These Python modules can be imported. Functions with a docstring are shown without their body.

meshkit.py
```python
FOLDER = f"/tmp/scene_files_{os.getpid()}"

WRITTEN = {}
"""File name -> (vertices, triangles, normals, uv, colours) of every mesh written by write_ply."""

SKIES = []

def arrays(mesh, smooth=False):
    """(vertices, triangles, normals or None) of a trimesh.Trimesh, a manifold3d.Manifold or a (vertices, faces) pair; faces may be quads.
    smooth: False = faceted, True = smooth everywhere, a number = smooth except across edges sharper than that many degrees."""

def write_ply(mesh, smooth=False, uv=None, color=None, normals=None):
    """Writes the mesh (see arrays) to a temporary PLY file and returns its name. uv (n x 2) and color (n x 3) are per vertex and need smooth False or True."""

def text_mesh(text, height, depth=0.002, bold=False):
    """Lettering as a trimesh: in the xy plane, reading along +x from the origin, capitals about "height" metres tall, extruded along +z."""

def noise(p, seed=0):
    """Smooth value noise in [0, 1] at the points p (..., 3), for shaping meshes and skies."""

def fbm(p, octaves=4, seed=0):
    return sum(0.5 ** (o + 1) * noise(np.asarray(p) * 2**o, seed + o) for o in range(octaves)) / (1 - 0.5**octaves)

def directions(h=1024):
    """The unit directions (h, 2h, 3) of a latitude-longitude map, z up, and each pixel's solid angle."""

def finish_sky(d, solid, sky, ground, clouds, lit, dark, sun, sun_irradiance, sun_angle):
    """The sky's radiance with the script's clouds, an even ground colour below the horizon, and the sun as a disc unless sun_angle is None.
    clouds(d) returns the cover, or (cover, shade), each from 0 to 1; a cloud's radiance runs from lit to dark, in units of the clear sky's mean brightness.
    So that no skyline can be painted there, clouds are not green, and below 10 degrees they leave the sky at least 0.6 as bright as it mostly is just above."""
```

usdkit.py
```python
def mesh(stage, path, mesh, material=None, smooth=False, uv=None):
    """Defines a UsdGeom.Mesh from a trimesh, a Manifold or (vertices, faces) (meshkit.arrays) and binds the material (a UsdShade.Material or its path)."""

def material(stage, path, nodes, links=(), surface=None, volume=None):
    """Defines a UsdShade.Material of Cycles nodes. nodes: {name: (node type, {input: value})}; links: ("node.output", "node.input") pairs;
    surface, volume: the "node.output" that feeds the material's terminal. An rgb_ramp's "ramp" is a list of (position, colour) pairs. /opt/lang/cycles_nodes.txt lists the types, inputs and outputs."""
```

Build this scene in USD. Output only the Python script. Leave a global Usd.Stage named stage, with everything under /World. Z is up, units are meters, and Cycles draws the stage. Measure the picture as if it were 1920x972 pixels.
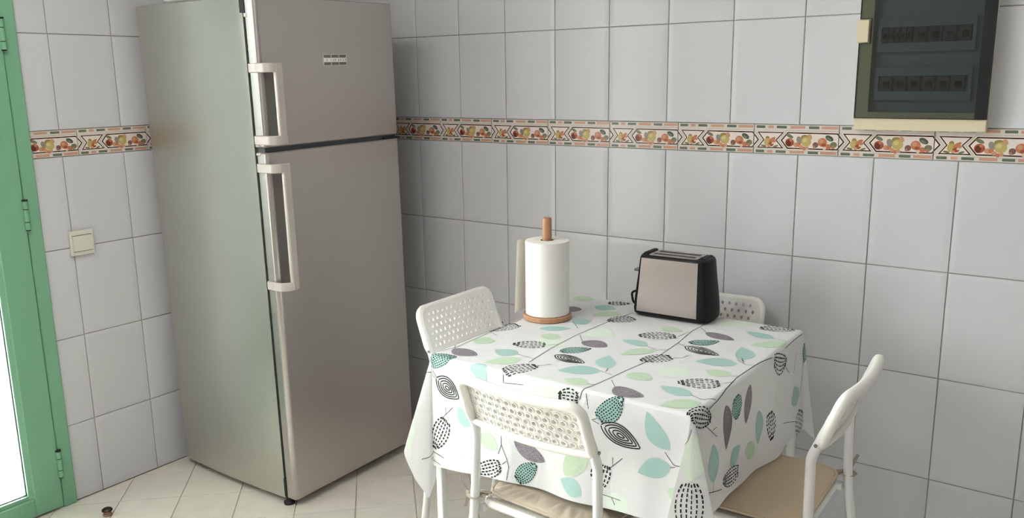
"""Corner of a tiled kitchen: fridge, table under a leaf-print cloth, four white chairs, green glass door, fuse box."""
import math, random
import numpy as np, trimesh, shapely, shapely.geometry as sg, shapely.ops, shapely.affinity as sa
import meshkit, usdkit
from pxr import Usd, UsdGeom, UsdLux, UsdShade, Sdf, Gf, Vt

stage = Usd.Stage.CreateInMemory()
UsdGeom.SetStageUpAxis(stage, UsdGeom.Tokens.z)
UsdGeom.SetStageMetersPerUnit(stage, 1.0)
UsdGeom.Xform.Define(stage, '/World')
rng = np.random.default_rng(7)
PI = math.pi

EXPOSURE = 0.78
CEIL_Z = 2.58
SKY, UNSEEN_WINCOL, UNSEEN_WINPOW = 4.8, (1.0, .965, .93), 4.0
UNSEEN_COOLCOL, UNSEEN_COOLPOW = (.66, .80, 1.0), 0.9
UNSEEN_LAMPCOL, UNSEEN_LAMPPOW = (1.0, .98, .955), 5.6
WY0, WY1, WZ0, WZ1 = -2.30, -3.40, .30, 2.45                        # the unseen left-wall window: its span along the wall and its height
TILE = (.598, .594, .612)
CH_FRONT, CH_RIGHT, CH_LEFT, CH_BACK = ((1.886, -.895, 0), -2.2), ((2.256, -.602, 0), 91.2), ((1.463, -.569, 0), -89.7), ((1.897, -.3136, 0), 182.1)
CUSH_FRONT, CUSH_RIGHT = ((1.888, -.897, 0), -4.0), ((2.256, -.592, 0), 91.5)

# ------------------------------------------------------------------ camera, sky, lights, exposure
yaw, pitch, roll = -0.6298, -0.2086, -0.0142
F = np.array([math.sin(yaw) * math.cos(pitch), math.cos(yaw) * math.cos(pitch), math.sin(pitch)])
S = np.array([math.cos(yaw), -math.sin(yaw), 0.0])
U = np.cross(S, F)
S, U = S * math.cos(roll) + U * math.sin(roll), -S * math.sin(roll) + U * math.cos(roll)
EYE = (2.94788, -2.61404, 1.46872)
cam = UsdGeom.Camera.Define(stage, '/World/Camera')
cam.AddTransformOp().Set(Gf.Matrix4d(*S, 0, *U, 0, *(-F), 0, *EYE, 1))
cam.CreateHorizontalApertureAttr(36.0)
cam.CreateVerticalApertureAttr(36.0 * 972 / 1920)
cam.CreateFocalLengthAttr(36.0 * 1595.82 / 1920)
cam.CreateFStopAttr(0.0)
cam.CreateExposureAttr(EXPOSURE)

sky = UsdLux.DomeLight.Define(stage, '/World/Sky')               # bright, even daylight outside
sky.CreateColorAttr(Gf.Vec3f(0.93, 0.97, 1.0)); sky.CreateIntensityAttr(SKY)
def unseen_rect_light(name, w, h, at, rot, color, power):
    l = UsdLux.RectLight.Define(stage, '/World/' + name)
    l.CreateWidthAttr(w); l.CreateHeightAttr(h); l.CreateColorAttr(Gf.Vec3f(*color)); l.CreateIntensityAttr(power)
    l.AddTranslateOp().Set(Gf.Vec3d(*at)); l.AddRotateXYZOp().Set(Gf.Vec3f(*rot))
# rect light at an unseen left-wall window, placed to light table and tiles
unseen_rect_light('WindowDaylight', WZ1 - WZ0, WY0 - WY1, (-.10, (WY0 + WY1) / 2, (WZ0 + WZ1) / 2), (0, -90, 0), UNSEEN_WINCOL, UNSEEN_WINPOW)
# unseen flat ceiling lamp, placed to brighten the table and upper wall
unseen_rect_light('LampLight', 1.18, .58, (1.25, -1.95, CEIL_Z - .065), (0, 0, 0), UNSEEN_LAMPCOL, UNSEEN_LAMPPOW)
# cool light at an unseen window behind the camera, placed to cool the left wall
unseen_rect_light('CoolDaylight', 1.3, 1.5, (3.55, -4.39, 1.65), (90, 0, 0), UNSEEN_COOLCOL, UNSEEN_COOLPOW)

# ------------------------------------------------------------------ helpers
def M(name, base, rough=0.5, metal=0.0, nodes=None, links=None, **kw):
    n = {'p': ('principled_bsdf', {'base_color': base, 'roughness': rough, 'metallic': metal, **kw})}
    n.update(nodes or {})
    return usdkit.material(stage, '/World/Looks/' + name, n, links or [], surface='p.BSDF')

used = {}
def numbered(parent, name):
    k = used.get((parent, name), 0); used[(parent, name)] = k + 1
    return name if k == 0 else '%s_%03d' % (name, k)
def path_of(p): return '/World' if p is None else str(p.GetPath())
def obj(name, mesh, mat, parent=None, smooth=30, color=None):
    pp = path_of(parent); path = pp + '/' + numbered(pp, name)
    if color is not None:                                          # faceted mesh with one colour per face
        v, f = mesh; f = np.asarray(f, int)
        v2 = np.asarray(v, float)[f].reshape(-1, 3)
        m = usdkit.mesh(stage, path, (v2, np.arange(len(v2)).reshape(-1, 3)), mat, smooth=False)
        UsdGeom.PrimvarsAPI(m).CreatePrimvar('Col', Sdf.ValueTypeNames.Color3fArray, 'vertex').Set(Vt.Vec3fArray.FromNumpy(np.repeat(np.asarray(color, np.float32), 3, 0)))
    else:
        m = usdkit.mesh(stage, path, mesh, mat, smooth=smooth)
    return m.GetPrim()
def tag(o, label=None, cat=None, group=None, kind=None):
    for k, v in (('label', label), ('category', cat), ('group', group), ('kind', kind)):
        if v: o.SetCustomDataByKey(k, v)
    return o
def thing(name, label, cat, loc=(0, 0, 0), rotz=0, group=None, kind=None):
    x = UsdGeom.Xform.Define(stage, '/World/' + numbered('/World', name))
    x.AddTranslateOp().Set(Gf.Vec3d(*loc))
    if rotz: x.AddRotateZOp().Set(rotz)
    return tag(x.GetPrim(), label, cat, group, kind)
cat_ = trimesh.util.concatenate
def arr(m):
    return (np.asarray(m.vertices), np.asarray(m.faces))
def hull(pts): return trimesh.Trimesh(np.asarray(pts, float), process=False).convex_hull
def cbox(a, b, c=0.002):
    """box from corner a to corner b with chamfered edges"""
    a, b = np.minimum(a, b), np.maximum(a, b); c = min(c, *(0.45 * (b - a)))
    pts = []
    for i in range(3):
        lo, hi = a + c, b - c
        lo, hi = lo.copy(), hi.copy(); lo[i], hi[i] = a[i], b[i]
        for s in np.ndindex(2, 2, 2): pts.append([(lo, hi)[s[k]][k] for k in range(3)])
    return hull(pts)
def rbox(a, b, r=0.01, n=3):
    """box with round edges"""
    a, b = np.minimum(a, b), np.maximum(a, b); r = min(r, *(0.49 * (b - a)))
    s = trimesh.creation.uv_sphere(r, count=[2 * n + 2, 4 * n])
    pts = [s.vertices + np.array([(a + r, b - r)[k[i]][i] for i in range(3)]) for k in np.ndindex(2, 2, 2)]
    return hull(np.vstack(pts))
def round_path(p, r, n=6):
    """polyline with rounded corners"""
    p = np.asarray(p, float); out = [p[0]]
    for i in range(1, len(p) - 1):
        a, b = p[i - 1] - p[i], p[i + 1] - p[i]; la, lb = np.linalg.norm(a), np.linalg.norm(b)
        d = min(r, .45 * la, .45 * lb); A, B = p[i] + a / la * d, p[i] + b / lb * d
        for t in np.linspace(0, 1, n): out.append((1 - t)**2 * A + 2 * t * (1 - t) * p[i] + t * t * B)
    out.append(p[-1]); return np.array(out)
def tube(p, r, sides=12, closed=False, flat=1.0, up=(0, 0, 1.)):
    p = np.asarray(p, float); n = len(p)
    t = np.roll(p, -1, 0) - np.roll(p, 1, 0) if closed else np.gradient(p, axis=0)
    t /= np.linalg.norm(t, axis=1, keepdims=True) + 1e-12
    a = np.cross(t[0], up)
    if np.linalg.norm(a) < 1e-3: a = np.cross(t[0], (1., 0, 0))
    a /= np.linalg.norm(a); A = []
    for i in range(n):
        a = a - t[i] * (a @ t[i]); a /= np.linalg.norm(a); A.append(a)
    A = np.array(A); B = np.cross(t, A); r = np.broadcast_to(r, (n,))
    th = np.arange(sides) * 2 * PI / sides
    v = p[:, None] + r[:, None, None] * (np.cos(th)[None, :, None] * A[:, None] + flat * np.sin(th)[None, :, None] * B[:, None])
    m = n if closed else n - 1
    f = []
    for i in range(m):
        j = (i + 1) % n
        for k in range(sides):
            l = (k + 1) % sides
            f += [[i * sides + k, i * sides + l, j * sides + l], [i * sides + k, j * sides + l, j * sides + k]]
    v = v.reshape(-1, 3)
    if not closed:
        c = len(v); v = np.vstack([v, p[0], p[-1]])
        for k in range(sides):
            l = (k + 1) % sides; f += [[c, l, k], [c + 1, (n - 1) * sides + k, (n - 1) * sides + l]]
    m = trimesh.Trimesh(v, f, process=False); m.fix_normals(); return m
def lathe(prof, at=(0, 0, 0), sections=48):
    m = trimesh.creation.revolve(np.asarray(prof, float), sections=sections); m.apply_translation(at); return m
def extrude(poly, h):
    return cat_([trimesh.creation.extrude_polygon(g, h, engine='earcut') for g in getattr(poly, 'geoms', [poly]) if g.area > 1e-10])
def tri2d(poly):
    """(points, triangles) of a flat polygon"""
    vs, fs, k = [], [], 0
    for g in getattr(poly, 'geoms', [poly]):
        if not isinstance(g, sg.Polygon) or g.area < 1e-9: continue
        v, f = trimesh.creation.triangulate_polygon(g, engine='earcut')
        vs.append(v); fs.append(np.asarray(f) + k); k += len(v)
    return (np.vstack(vs), np.vstack(fs)) if vs else (np.zeros((0, 2)), np.zeros((0, 3), int))
def rrect(x0, y0, x1, y1, r, n=6):
    return sg.box(x0 + r, y0 + r, x1 - r, y1 - r).buffer(r, quad_segs=n)
def xf(m, mat):
    m = m.copy(); m.apply_transform(mat); return m
def mat4(cols, t): A = np.eye(4); A[:3, :3] = np.array(cols, float).T; A[:3, 3] = t; return A
def lin(*rgb):
    c = np.array(rgb) / 255.0; return tuple(np.where(c <= .04045, c / 12.92, ((c + .055) / 1.055)**2.4))

# ------------------------------------------------------------------ materials
def shade_var(amount):
    return {'oi': ('object_info', {}), 'mr': ('map_range', {'from_min': 0.0, 'from_max': 1.0, 'to_min': 1 - amount, 'to_max': 1 + amount})}
tile_m = M('glazed_tile', TILE, .17, nodes={**shade_var(.025), 'c': ('hsv', {'color': TILE}), 'nz': ('noise_texture', {'scale': 9.0, 'detail': 2.0}), 'b': ('bump', {'strength': .12, 'distance': .004}), 'g': ('geometry', {})},
           links=[('oi.random', 'mr.value'), ('mr.result', 'c.value'), ('c.color', 'p.base_color'), ('g.position', 'nz.vector'), ('nz.fac', 'b.height'), ('b.normal', 'p.normal')], specular_ior_level=.22)
grout_m = M('grout', (.33, .31, .285), .9)
print_m = M('printed_glaze', (1, 1, 1), .22, nodes={'at': ('attribute', {'attribute': 'Col'})}, links=[('at.color', 'p.base_color')], specular_ior_level=.25)
ink_m = M('printed_cloth_ink', (1, 1, 1), .7, nodes={'at': ('attribute', {'attribute': 'Col'})}, links=[('at.color', 'p.base_color')])
cream_tile_m = M('border_glaze', lin(204, 194, 186), .22)
plaster_m = M('white_plaster', (.78, .77, .75), .85)
far_wall_m = M('beige_paint', (.36, .335, .31), .8)  # walls out of view, kept dark to lower the bounce light
ceiling_m = M('white_ceiling_paint', (.80, .79, .77), .9)
floor_m = M('floor_tile', (.66, .62, .54), .28, nodes={**shade_var(.03), 'c': ('hsv', {}), 'nz': ('noise_texture', {'scale': 14.0, 'detail': 5.0}), 'rp': ('rgb_ramp', {'ramp': [(.25, (.66, .62, .54)), (.75, (.72, .68, .60))]}), 'g': ('geometry', {})},
            links=[('g.position', 'nz.vector'), ('nz.fac', 'rp.fac'), ('rp.color', 'c.color'), ('oi.random', 'mr.value'), ('mr.result', 'c.value'), ('c.color', 'p.base_color')])
floor_grout_m = M('floor_grout', (.54, .49, .41), .9)
steel_m = M('satin_steel', (.535, .495, .47), .32, 1.0)
side_m = M('silver_side_panel', (.57, .565, .52), .40, 1.0)
handle_m = M('satin_silver_plastic', (.57, .515, .47), .35, .35)
dark_m = M('black_rubber', (.012, .012, .013), .55)
gasket_m = M('grey_gasket', (.07, .075, .085), .6)
recess_m = M('grey_grip_plastic', (.20, .195, .18), .4, .5)
green_m = M('green_door_paint', (.185, .41, .255), .38)
cream_m = M('cream_plastic', (.64, .565, .39), .4)
switch_m = M('ivory_plastic', (.66, .64, .55), .35)
white_m = M('white_chair_plastic', (.90, .88, .825), .38)
whitesteel_m = M('white_powder_coat', (.82, .82, .81), .35)
cloth_m = usdkit.material(stage, '/World/Looks/white_cotton', {'d': ('principled_bsdf', {'base_color': (.84, .84, .835), 'roughness': .75, 'sheen_weight': .1}), 't': ('translucent_bsdf', {'color': (.8, .8, .78)}), 'm': ('mix_closure', {'fac': .12}),
          'g': ('geometry', {}), 'nz': ('noise_texture', {'scale': 7.0, 'detail': 3.0}), 'b': ('bump', {'strength': .25, 'distance': .012})},
          [('d.BSDF', 'm.closure1'), ('t.BSDF', 'm.closure2'), ('g.position', 'nz.vector'), ('nz.fac', 'b.height'), ('b.normal', 'd.normal')], surface='m.closure')
def fabric(name, base):
    return M(name, base, .9, nodes={'tc': ('texture_coordinate', {}), 'nz': ('noise_texture', {'scale': 500.0, 'detail': 2.0}), 'b': ('bump', {'strength': .3, 'distance': .001})}, links=[('tc.object', 'nz.vector'), ('nz.fac', 'b.height'), ('b.normal', 'p.normal')], sheen_weight=.15)
beige_m = fabric('beige_cotton', (.46, .385, .295))
taupe_m = fabric('taupe_cotton', (.56, .44, .30))
tie_m = fabric('taupe_tie_cotton', (.34, .29, .23))
wood_m = M('beech_wood', (.46, .24, .13), .45, nodes={'tc': ('texture_coordinate', {}), 'mp': ('mapping', {'scale': (60, 60, 6)}), 'nz': ('noise_texture', {'scale': 1.0, 'detail': 4.0}), 'rp': ('rgb_ramp', {'ramp': [(.3, (.41, .205, .11)), (.7, (.53, .29, .16))]})},
           links=[('tc.object', 'mp.vector'), ('mp.vector', 'nz.vector'), ('nz.fac', 'rp.fac'), ('rp.color', 'p.base_color')])
paper_m = M('white_paper', (.86, .83, .78), .9, nodes={'tc': ('texture_coordinate', {}), 'nz': ('noise_texture', {'scale': 260.0, 'detail': 1.0}), 'b': ('bump', {'strength': .25, 'distance': .001})}, links=[('tc.object', 'nz.vector'), ('nz.fac', 'b.height'), ('b.normal', 'p.normal')])
sheet_m = usdkit.material(stage, '/World/Looks/thin_paper_sheet', {'d': ('principled_bsdf', {'base_color': (.86, .83, .78), 'roughness': .9}), 't': ('translucent_bsdf', {'color': (.88, .84, .78)}), 'm': ('mix_closure', {'fac': .45}), 'tc': ('texture_coordinate', {}), 'nz': ('noise_texture', {'scale': 260.0, 'detail': 1.0}), 'b': ('bump', {'strength': .25, 'distance': .001})},
          [('d.BSDF', 'm.closure1'), ('t.BSDF', 'm.closure2'), ('tc.object', 'nz.vector'), ('nz.fac', 'b.height'), ('b.normal', 'd.normal')], surface='m.closure')
card_m = M('cardboard', (.30, .20, .12), .9)
black_m = M('black_plastic', (.006, .006, .007), .5, specular_ior_level=.3)
chrome_m = M('brushed_toaster_steel', (.54, .475, .46), .28, 1.0)
bronze_m = M('dark_bronze', (.055, .042, .030), .28, .8)
brown_m = M('brown_rubber', (.26, .15, .10), .6)
towel_m = fabric('white_towel', (.80, .79, .77))
def pane(name, tint, refl_rough=0.02, ior=1.5):
    return usdkit.material(stage, '/World/Looks/' + name, {'t': ('transparent_bsdf', {'color': tint}), 'g': ('glossy_bsdf', {'color': (1, 1, 1), 'roughness': refl_rough}), 'f': ('fresnel', {'IOR': ior}), 'm': ('mix_closure', {})},
                           [('f.fac', 'm.fac'), ('t.BSDF', 'm.closure1'), ('g.BSDF', 'm.closure2')], surface='m.closure')
glass_m = pane('window_glass', (.95, .97, .96))
smoke_m = pane('smoked_plastic', (.735, .775, .77), .04)
box_grey_m = M('grey_cover', (.255, .31, .325), .6)
breaker_m = M('breaker_plastic', (.10, .09, .10), .5)
toggle_m = M('toggle_plastic', (.02, .02, .022), .4)
terrace_m = M('pale_terrace', (.80, .79, .77), .8)

# ------------------------------------------------------------------ the room
TW, TH, H0, BB, BT = 0.22, 0.31548, 0.28435, 1.23079, 1.32088      # tile width, height, bottom row, border bottom and top
CEIL, GAP, RX, FY = 2.58, 0.0026, 4.3, -4.4
rows = [(0, H0)] + [(H0 + i * TH, H0 + (i + 1) * TH) for i in range(3)] + [(BT + i * TH, BT + (i + 1) * TH) for i in range(4)]
def tile_mesh(w, h, lift=.0):
    """a glazed tile lying in its own plane (x right, y up, z out of the wall), cushion edge"""
    g = GAP / 2; e = min(.015, .3 * w, .3 * h)
    def ring(d, z): return [(g + d, g + d, z), (w - g - d, g + d, z), (w - g - d, h - g - d, z), (g + d, h - g - d, z)]
    v = ring(0, -.004) + ring(0, -.0012) + ring(.0012, 0) + ring(e, .0010) + ring(e + .004, .0011)
    f = []
    for k in range(4):
        for i in range(4):
            j = (i + 1) % 4; f.append([4 * k + i, 4 * k + j, 4 * k + 4 + j, 4 * k + 4 + i])
    f.append([16, 17, 18, 19])
    return np.array(v), np.array(f)
def place_tile(parent, frame, s0, s1, z0, z1, out=0.0):
    """frame(s, z, n): wall coordinates to the room"""
    if s1 - s0 < .012: return
    v, f = tile_mesh(s1 - s0, z1 - z0)
    tx, tz = rng.normal(0, .0022, 2); c = v - [(s1 - s0) / 2, (z1 - z0) / 2, 0]
    v = v + np.c_[np.zeros(len(v)), np.zeros(len(v)), c[:, 0] * tx + c[:, 1] * tz]
    obj('tile', (frame(s0 + v[:, 0], z0 + v[:, 1], v[:, 2] + out), f), tile_m, parent, smooth=False)

# -- printed border: one flat partition of coloured shapes on each border tile
BL, BH = 0.2573, BT - BB
def border_layers():
    L = BL; out = []
    X = lambda s: s * L
    def pts(p): return sg.Polygon([(X(a), b) for a, b in p])
    def stroke(p, w): return sg.LineString([(X(a), b) for a, b in p]).buffer(w / 2, join_style=2, cap_style=2)
    bg, brown, pale, line = lin(205, 195, 187), lin(66, 32, 25), lin(218, 206, 198), lin(150, 130, 116)
    orange, green = lin(194, 146, 124), lin(100, 110, 94)
    out.append((sg.box(0, 0, L, BH), bg))
    for t in (.0824, .0076):
        for a, b, c in ((.03, .135, green), (.172, .239, orange), (.274, .396, green), (.442, .614, orange), (.655, .775, green), (.800, .985, orange)):
            out.append((sg.box(X(a) + .002, t - .0018, X(b) - .002, t + .0018).buffer(.002), c))
    zt, zb, zm = .0668, .0177, .0425
    for sh in (0, -1):
        hx = [(.333 + sh, zm), (.41 + sh, zt), (.985 + sh, zt), (1.062 + sh, zm), (.985 + sh, zb), (.41 + sh, zb)]
        out += [(pts(hx).buffer(.0062, join_style=2), line), (pts(hx).buffer(.0055, join_style=2), bg), (pts(hx).buffer(.0004), brown), (pts(hx).buffer(-.0030), pale)]
    bt = [(.045, zt), (.365, zt), (.280, zm), (.365, zb), (.045, zb), (.118, zm)]
    out += [(pts(bt), brown), (pts(bt).buffer(-.0028), pale)]
    def ell(s, t, a, b, ang=0): return sa.rotate(sa.scale(sg.Point(0, 0).buffer(1, quad_segs=5), a, b), ang).__class__(sa.translate(sa.rotate(sa.scale(sg.Point(0, 0).buffer(1, quad_segs=5), a, b), ang), X(s), t).exterior)
    R, RD, Y, YD, O, P, G, GD, PU = lin(168, 82, 52), lin(112, 52, 38), lin(196, 172, 92), lin(158, 140, 70), lin(204, 118, 72), lin(206, 150, 112), lin(122, 124, 92), lin(84, 92, 74), lin(132, 92, 84)
    fr = [((.435, .056), (.012, .005), -25, G), ((.437, .0365), (.0135, .0125), 0, R), ((.425, .034), (.0075, .0100), 0, RD), ((.452, .043), (.005, .004), 0, O),
          ((.515, .030), (.0085, .0075), 0, P), ((.550, .044), (.0080, .0120), 20, lin(150, 140, 130)), ((.545, .030), (.0070, .0065), 0, O),
          ((.625, .0515), (.0150, .0090), -10, YD), ((.632, .0400), (.0150, .0145), 0, Y), ((.615, .0440), (.0070, .0060), 0, lin(212, 194, 124)), ((.672, .055), (.0060, .0085), 30, P), ((.575, .0245), (.0065, .006), 0, P),
          ((.612, .0195), (.0060, .0055), 0, O), ((.645, .0215), (.0055, .005), 0, P), ((.740, .0310), (.0085, .0085), 0, PU), ((.725, .026), (.004, .004), 0, lin(170, 120, 100)),
          ((.895, .0520), (.0130, .0075), -28, GD), ((.890, .050), (.0080, .0030), -28, lin(120, 128, 112)), ((.818, .0395), (.0135, .0130), 0, O), ((.805, .0425), (.0065, .0060), 0, P), ((.835, .031), (.007, .005), 0, R),
          ((.885, .0270), (.0090, .0080), 0, lin(200, 116, 80)), ((.845, .0225), (.0055, .005), 0, lin(226, 190, 160)), ((.945, .0330), (.0100, .0085), 0, G), ((.940, .026), (.006, .005), 0, lin(170, 130, 90)),
          ((.170, .0475), (.0065, .0070), 10, YD), ((.168, .0360), (.0105, .0115), 0, Y), ((.225, .0440), (.0120, .0050), 32, O), ((.245, .0385), (.0090, .0040), 15, lin(196, 130, 90)), ((.215, .0300), (.0085, .0070), 0, R),
          ((.235, .0330), (.0035, .003), 0, lin(230, 205, 170)), ((.125, .0240), (.0085, .0030), -10, G), ((.270, .0235), (.0085, .0030), 20, G), ((.190, .0245), (.005, .004), 0, P)]
    for (s, t), (a, b), ang, c in fr: out.append((ell(s, t, a, b, ang), tuple(.90 * (.85 * np.array(c) + .15 * np.mean(c)))))
    # painter's order to a flat partition
    top, parts = sg.Polygon(), []
    box = sg.box(0.0013, .0013, L - .0013, BH - .0013)
    for g, c in reversed(out):
        g = g.intersection(box); vis = g.difference(top); top = top.union(g); parts.append((vis, c))
    V, Fc, C, k = [], [], [], 0
    for g, c in parts:
        v, f = tri2d(g)
        if len(f): V.append(v); Fc.append(f + k); C += [c] * len(f); k += len(v)
    return np.vstack(V), np.vstack(Fc), np.array(C)
BV, BF, BC = border_layers()
def clip_print(lo, hi):
    """the part of the border print between lo and hi along the tile"""
    keep = (BV[BF][:, :, 0].mean(1) >= lo) & (BV[BF][:, :, 0].mean(1) <= hi)
    v = BV.copy(); v[:, 0] = np.clip(v[:, 0], lo + .001, hi - .001)
    return v, BF[keep], BC[keep]
def border(parent, frame, joint, s_lo, s_hi):
    k0 = math.floor((s_lo - joint) / BL)
    for k in range(k0, 60):
        a, b = joint + k * BL, joint + (k + 1) * BL
        lo, hi = max(a, s_lo), min(b, s_hi)
        if hi - lo < .01:
            if a > s_hi: break
            continue
        g = GAP / 2; v = np.array([(lo + g, BB + g, -.004), (hi - g, BB + g, -.004), (hi - g, BT - g, -.004), (lo + g, BT - g, -.004)] * 3)
        v[4:8, 2] = -.0002; v[8:, 2] = .0006
        v[8:] += np.array([(1, 1, 0), (-1, 1, 0), (-1, -1, 0), (1, -1, 0)]) * .0008
        f = [[4 * q + i, 4 * q + (i + 1) % 4, 4 * q + 4 + (i + 1) % 4, 4 * q + 4 + i] for q in range(2) for i in range(4)] + [[8, 9, 10, 11]]
        t = obj('border_tile', (frame(v[:, 0], v[:, 1], v[:, 2]), np.array(f)), cream_tile_m, parent, smooth=False)
        pv, pf, pc = clip_print(lo - a, hi - a)
        obj('fruit_print', (frame(a + pv[:, 0], BB + pv[:, 1], np.full(len(pv), .0009)), pf), print_m, t, color=pc)

back = lambda s, z, n: np.stack([s, -np.asarray(n), z], -1)          # s = x
left = lambda s, z, n: np.stack([np.asarray(n), s, z], -1)           # s = y
DOOR_Y = -1.262                                                     # edge of the door opening nearest the corner

wb = thing('wall_back', 'white glazed tile wall with fruit border behind the table', 'wall', kind='structure')
obj('grout_bed', cbox((-.15, .003, 0), (RX + .15, .15, CEIL), .001), grout_m, wb)
cols = [0.0] + [0.5849 - 2 * TW + i * TW for i in range(17)] + [3.6]
for z0, z1 in rows:
    z1 = min(z1, CEIL)
    for a, b in zip(cols[:-1], cols[1:]):
        if z1 - z0 > .02: place_tile(wb, back, a, b, z0, z1)
border(wb, back, 1.7250 - 7 * BL + .0030, 0.0, 3.6)

wl = thing('wall_left', 'white glazed tile wall with fruit border between door and fridge', 'wall', kind='structure')
obj('grout_bed', cbox((-.15, DOOR_Y, 0), (-.003, 0, CEIL), .001), grout_m, wl)
obj('plaster_panel', cat_([cbox((-.15, -2.24, 2.12), (0, DOOR_Y, CEIL), .001), cbox((-.15, WY0, 0), (0, -2.24, CEIL), .001), cbox((-.15, FY, 0), (0, WY1, CEIL), .001), cbox((-.15, WY1, 0), (0, WY0, WZ0), .001), cbox((-.15, WY1, WZ1), (0, WY0, CEIL), .001)]), plaster_m, wl)
ys = [0.0] + [-.939 + TW * i for i in (4, 3, 2, 1, 0, -1)] + [DOOR_Y]
for z0, z1 in rows:
    z1 = min(z1, CEIL)
    for a, b in zip(ys[1:], ys[:-1]):
        if z1 - z0 > .02: place_tile(wl, left, a, b, z0, z1)
border(wl, left, -.845 + .0, DOOR_Y, 0.0)

wr = thing('wall_right', 'plain beige wall on the right, outside the picture', 'wall', kind='structure')
obj('plaster_panel', cbox((RX, FY, 0), (RX + .15, 0.15, CEIL), .001), far_wall_m, wr)
wf = thing('wall_front', 'plain beige wall with one unseen window behind the camera', 'wall', kind='structure')
obj('plaster_panel', cat_([cbox((-.15, FY - .15, 0), (2.9, FY, CEIL), .001), cbox((4.2, FY - .15, 0), (RX + .15, FY, CEIL), .001), cbox((2.9, FY - .15, 0), (4.2, FY, .9), .001), cbox((2.9, FY - .15, 2.4), (4.2, FY, CEIL), .001)]), far_wall_m, wf)
wi2 = thing('window_2', 'unseen window in the wall behind the camera, placed to cool the left wall', 'window', kind='structure')
for a, b in (((2.9, .9), (2.95, 2.4)), ((4.15, .9), (4.2, 2.4)), ((2.9, .9), (4.2, .95)), ((2.9, 2.35), (4.2, 2.4))):
    obj('window_frame', cbox((a[0], FY - .02, a[1]), (b[0], FY + .025, b[1]), .003), green_m, wi2)
win = thing('window_1', 'unseen wide window in the left wall, placed to light the table and tiles', 'window', kind='structure')
for a, b in (((WY1, WZ0), (WY1 + .05, WZ1)), ((WY0 - .05, WZ0), (WY0, WZ1)), ((WY1, WZ0), (WY0, WZ0 + .05)), ((WY1, WZ1 - .05), (WY0, WZ1)), (((WY0 + WY1) / 2 - .02, WZ0), ((WY0 + WY1) / 2 + .02, WZ1))):
    obj('window_frame', cbox((-.06, a[0], a[1]), (-.01, b[0], b[1]), .003), green_m, win)
obj('blind', cbox((-.149, WY1, WZ0), (-.132, WY0, WZ1), .001), plaster_m, win)  # added slab behind the unseen window, keeps the sky dome out
obj('blind', cbox((2.9, FY - .149, .9), (4.2, FY - .132, 2.4), .001), plaster_m, wi2)  # same added slab here, stops sky light entering behind the rect light
obj('ceiling', cbox((-.15, FY - .15, CEIL), (RX + .15, .15, CEIL + .1), .001), ceiling_m)
tag(stage.GetPrimAtPath('/World/ceiling'), 'plain white plaster ceiling above the kitchen', 'ceiling', kind='structure')

lamp = thing('ceiling_lamp', 'unseen flat white ceiling lamp above the picture, placed to light the table and wall', 'lamp', (1.25, -1.95, CEIL), kind='structure')  # unseen fitting that houses the ceiling light
obj('housing', cat_([cbox((-.62, -.32, -.012), (.62, .32, -.001), .002)] + [cbox(a + (-.06,), b + (-.012,), .002) for a, b in (((-.62, -.32), (-.60, .32)), ((.60, -.32), (.62, .32)), ((-.60, -.32), (.60, -.30)), ((-.60, .30), (.60, .32)))]), plaster_m, lamp)

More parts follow.
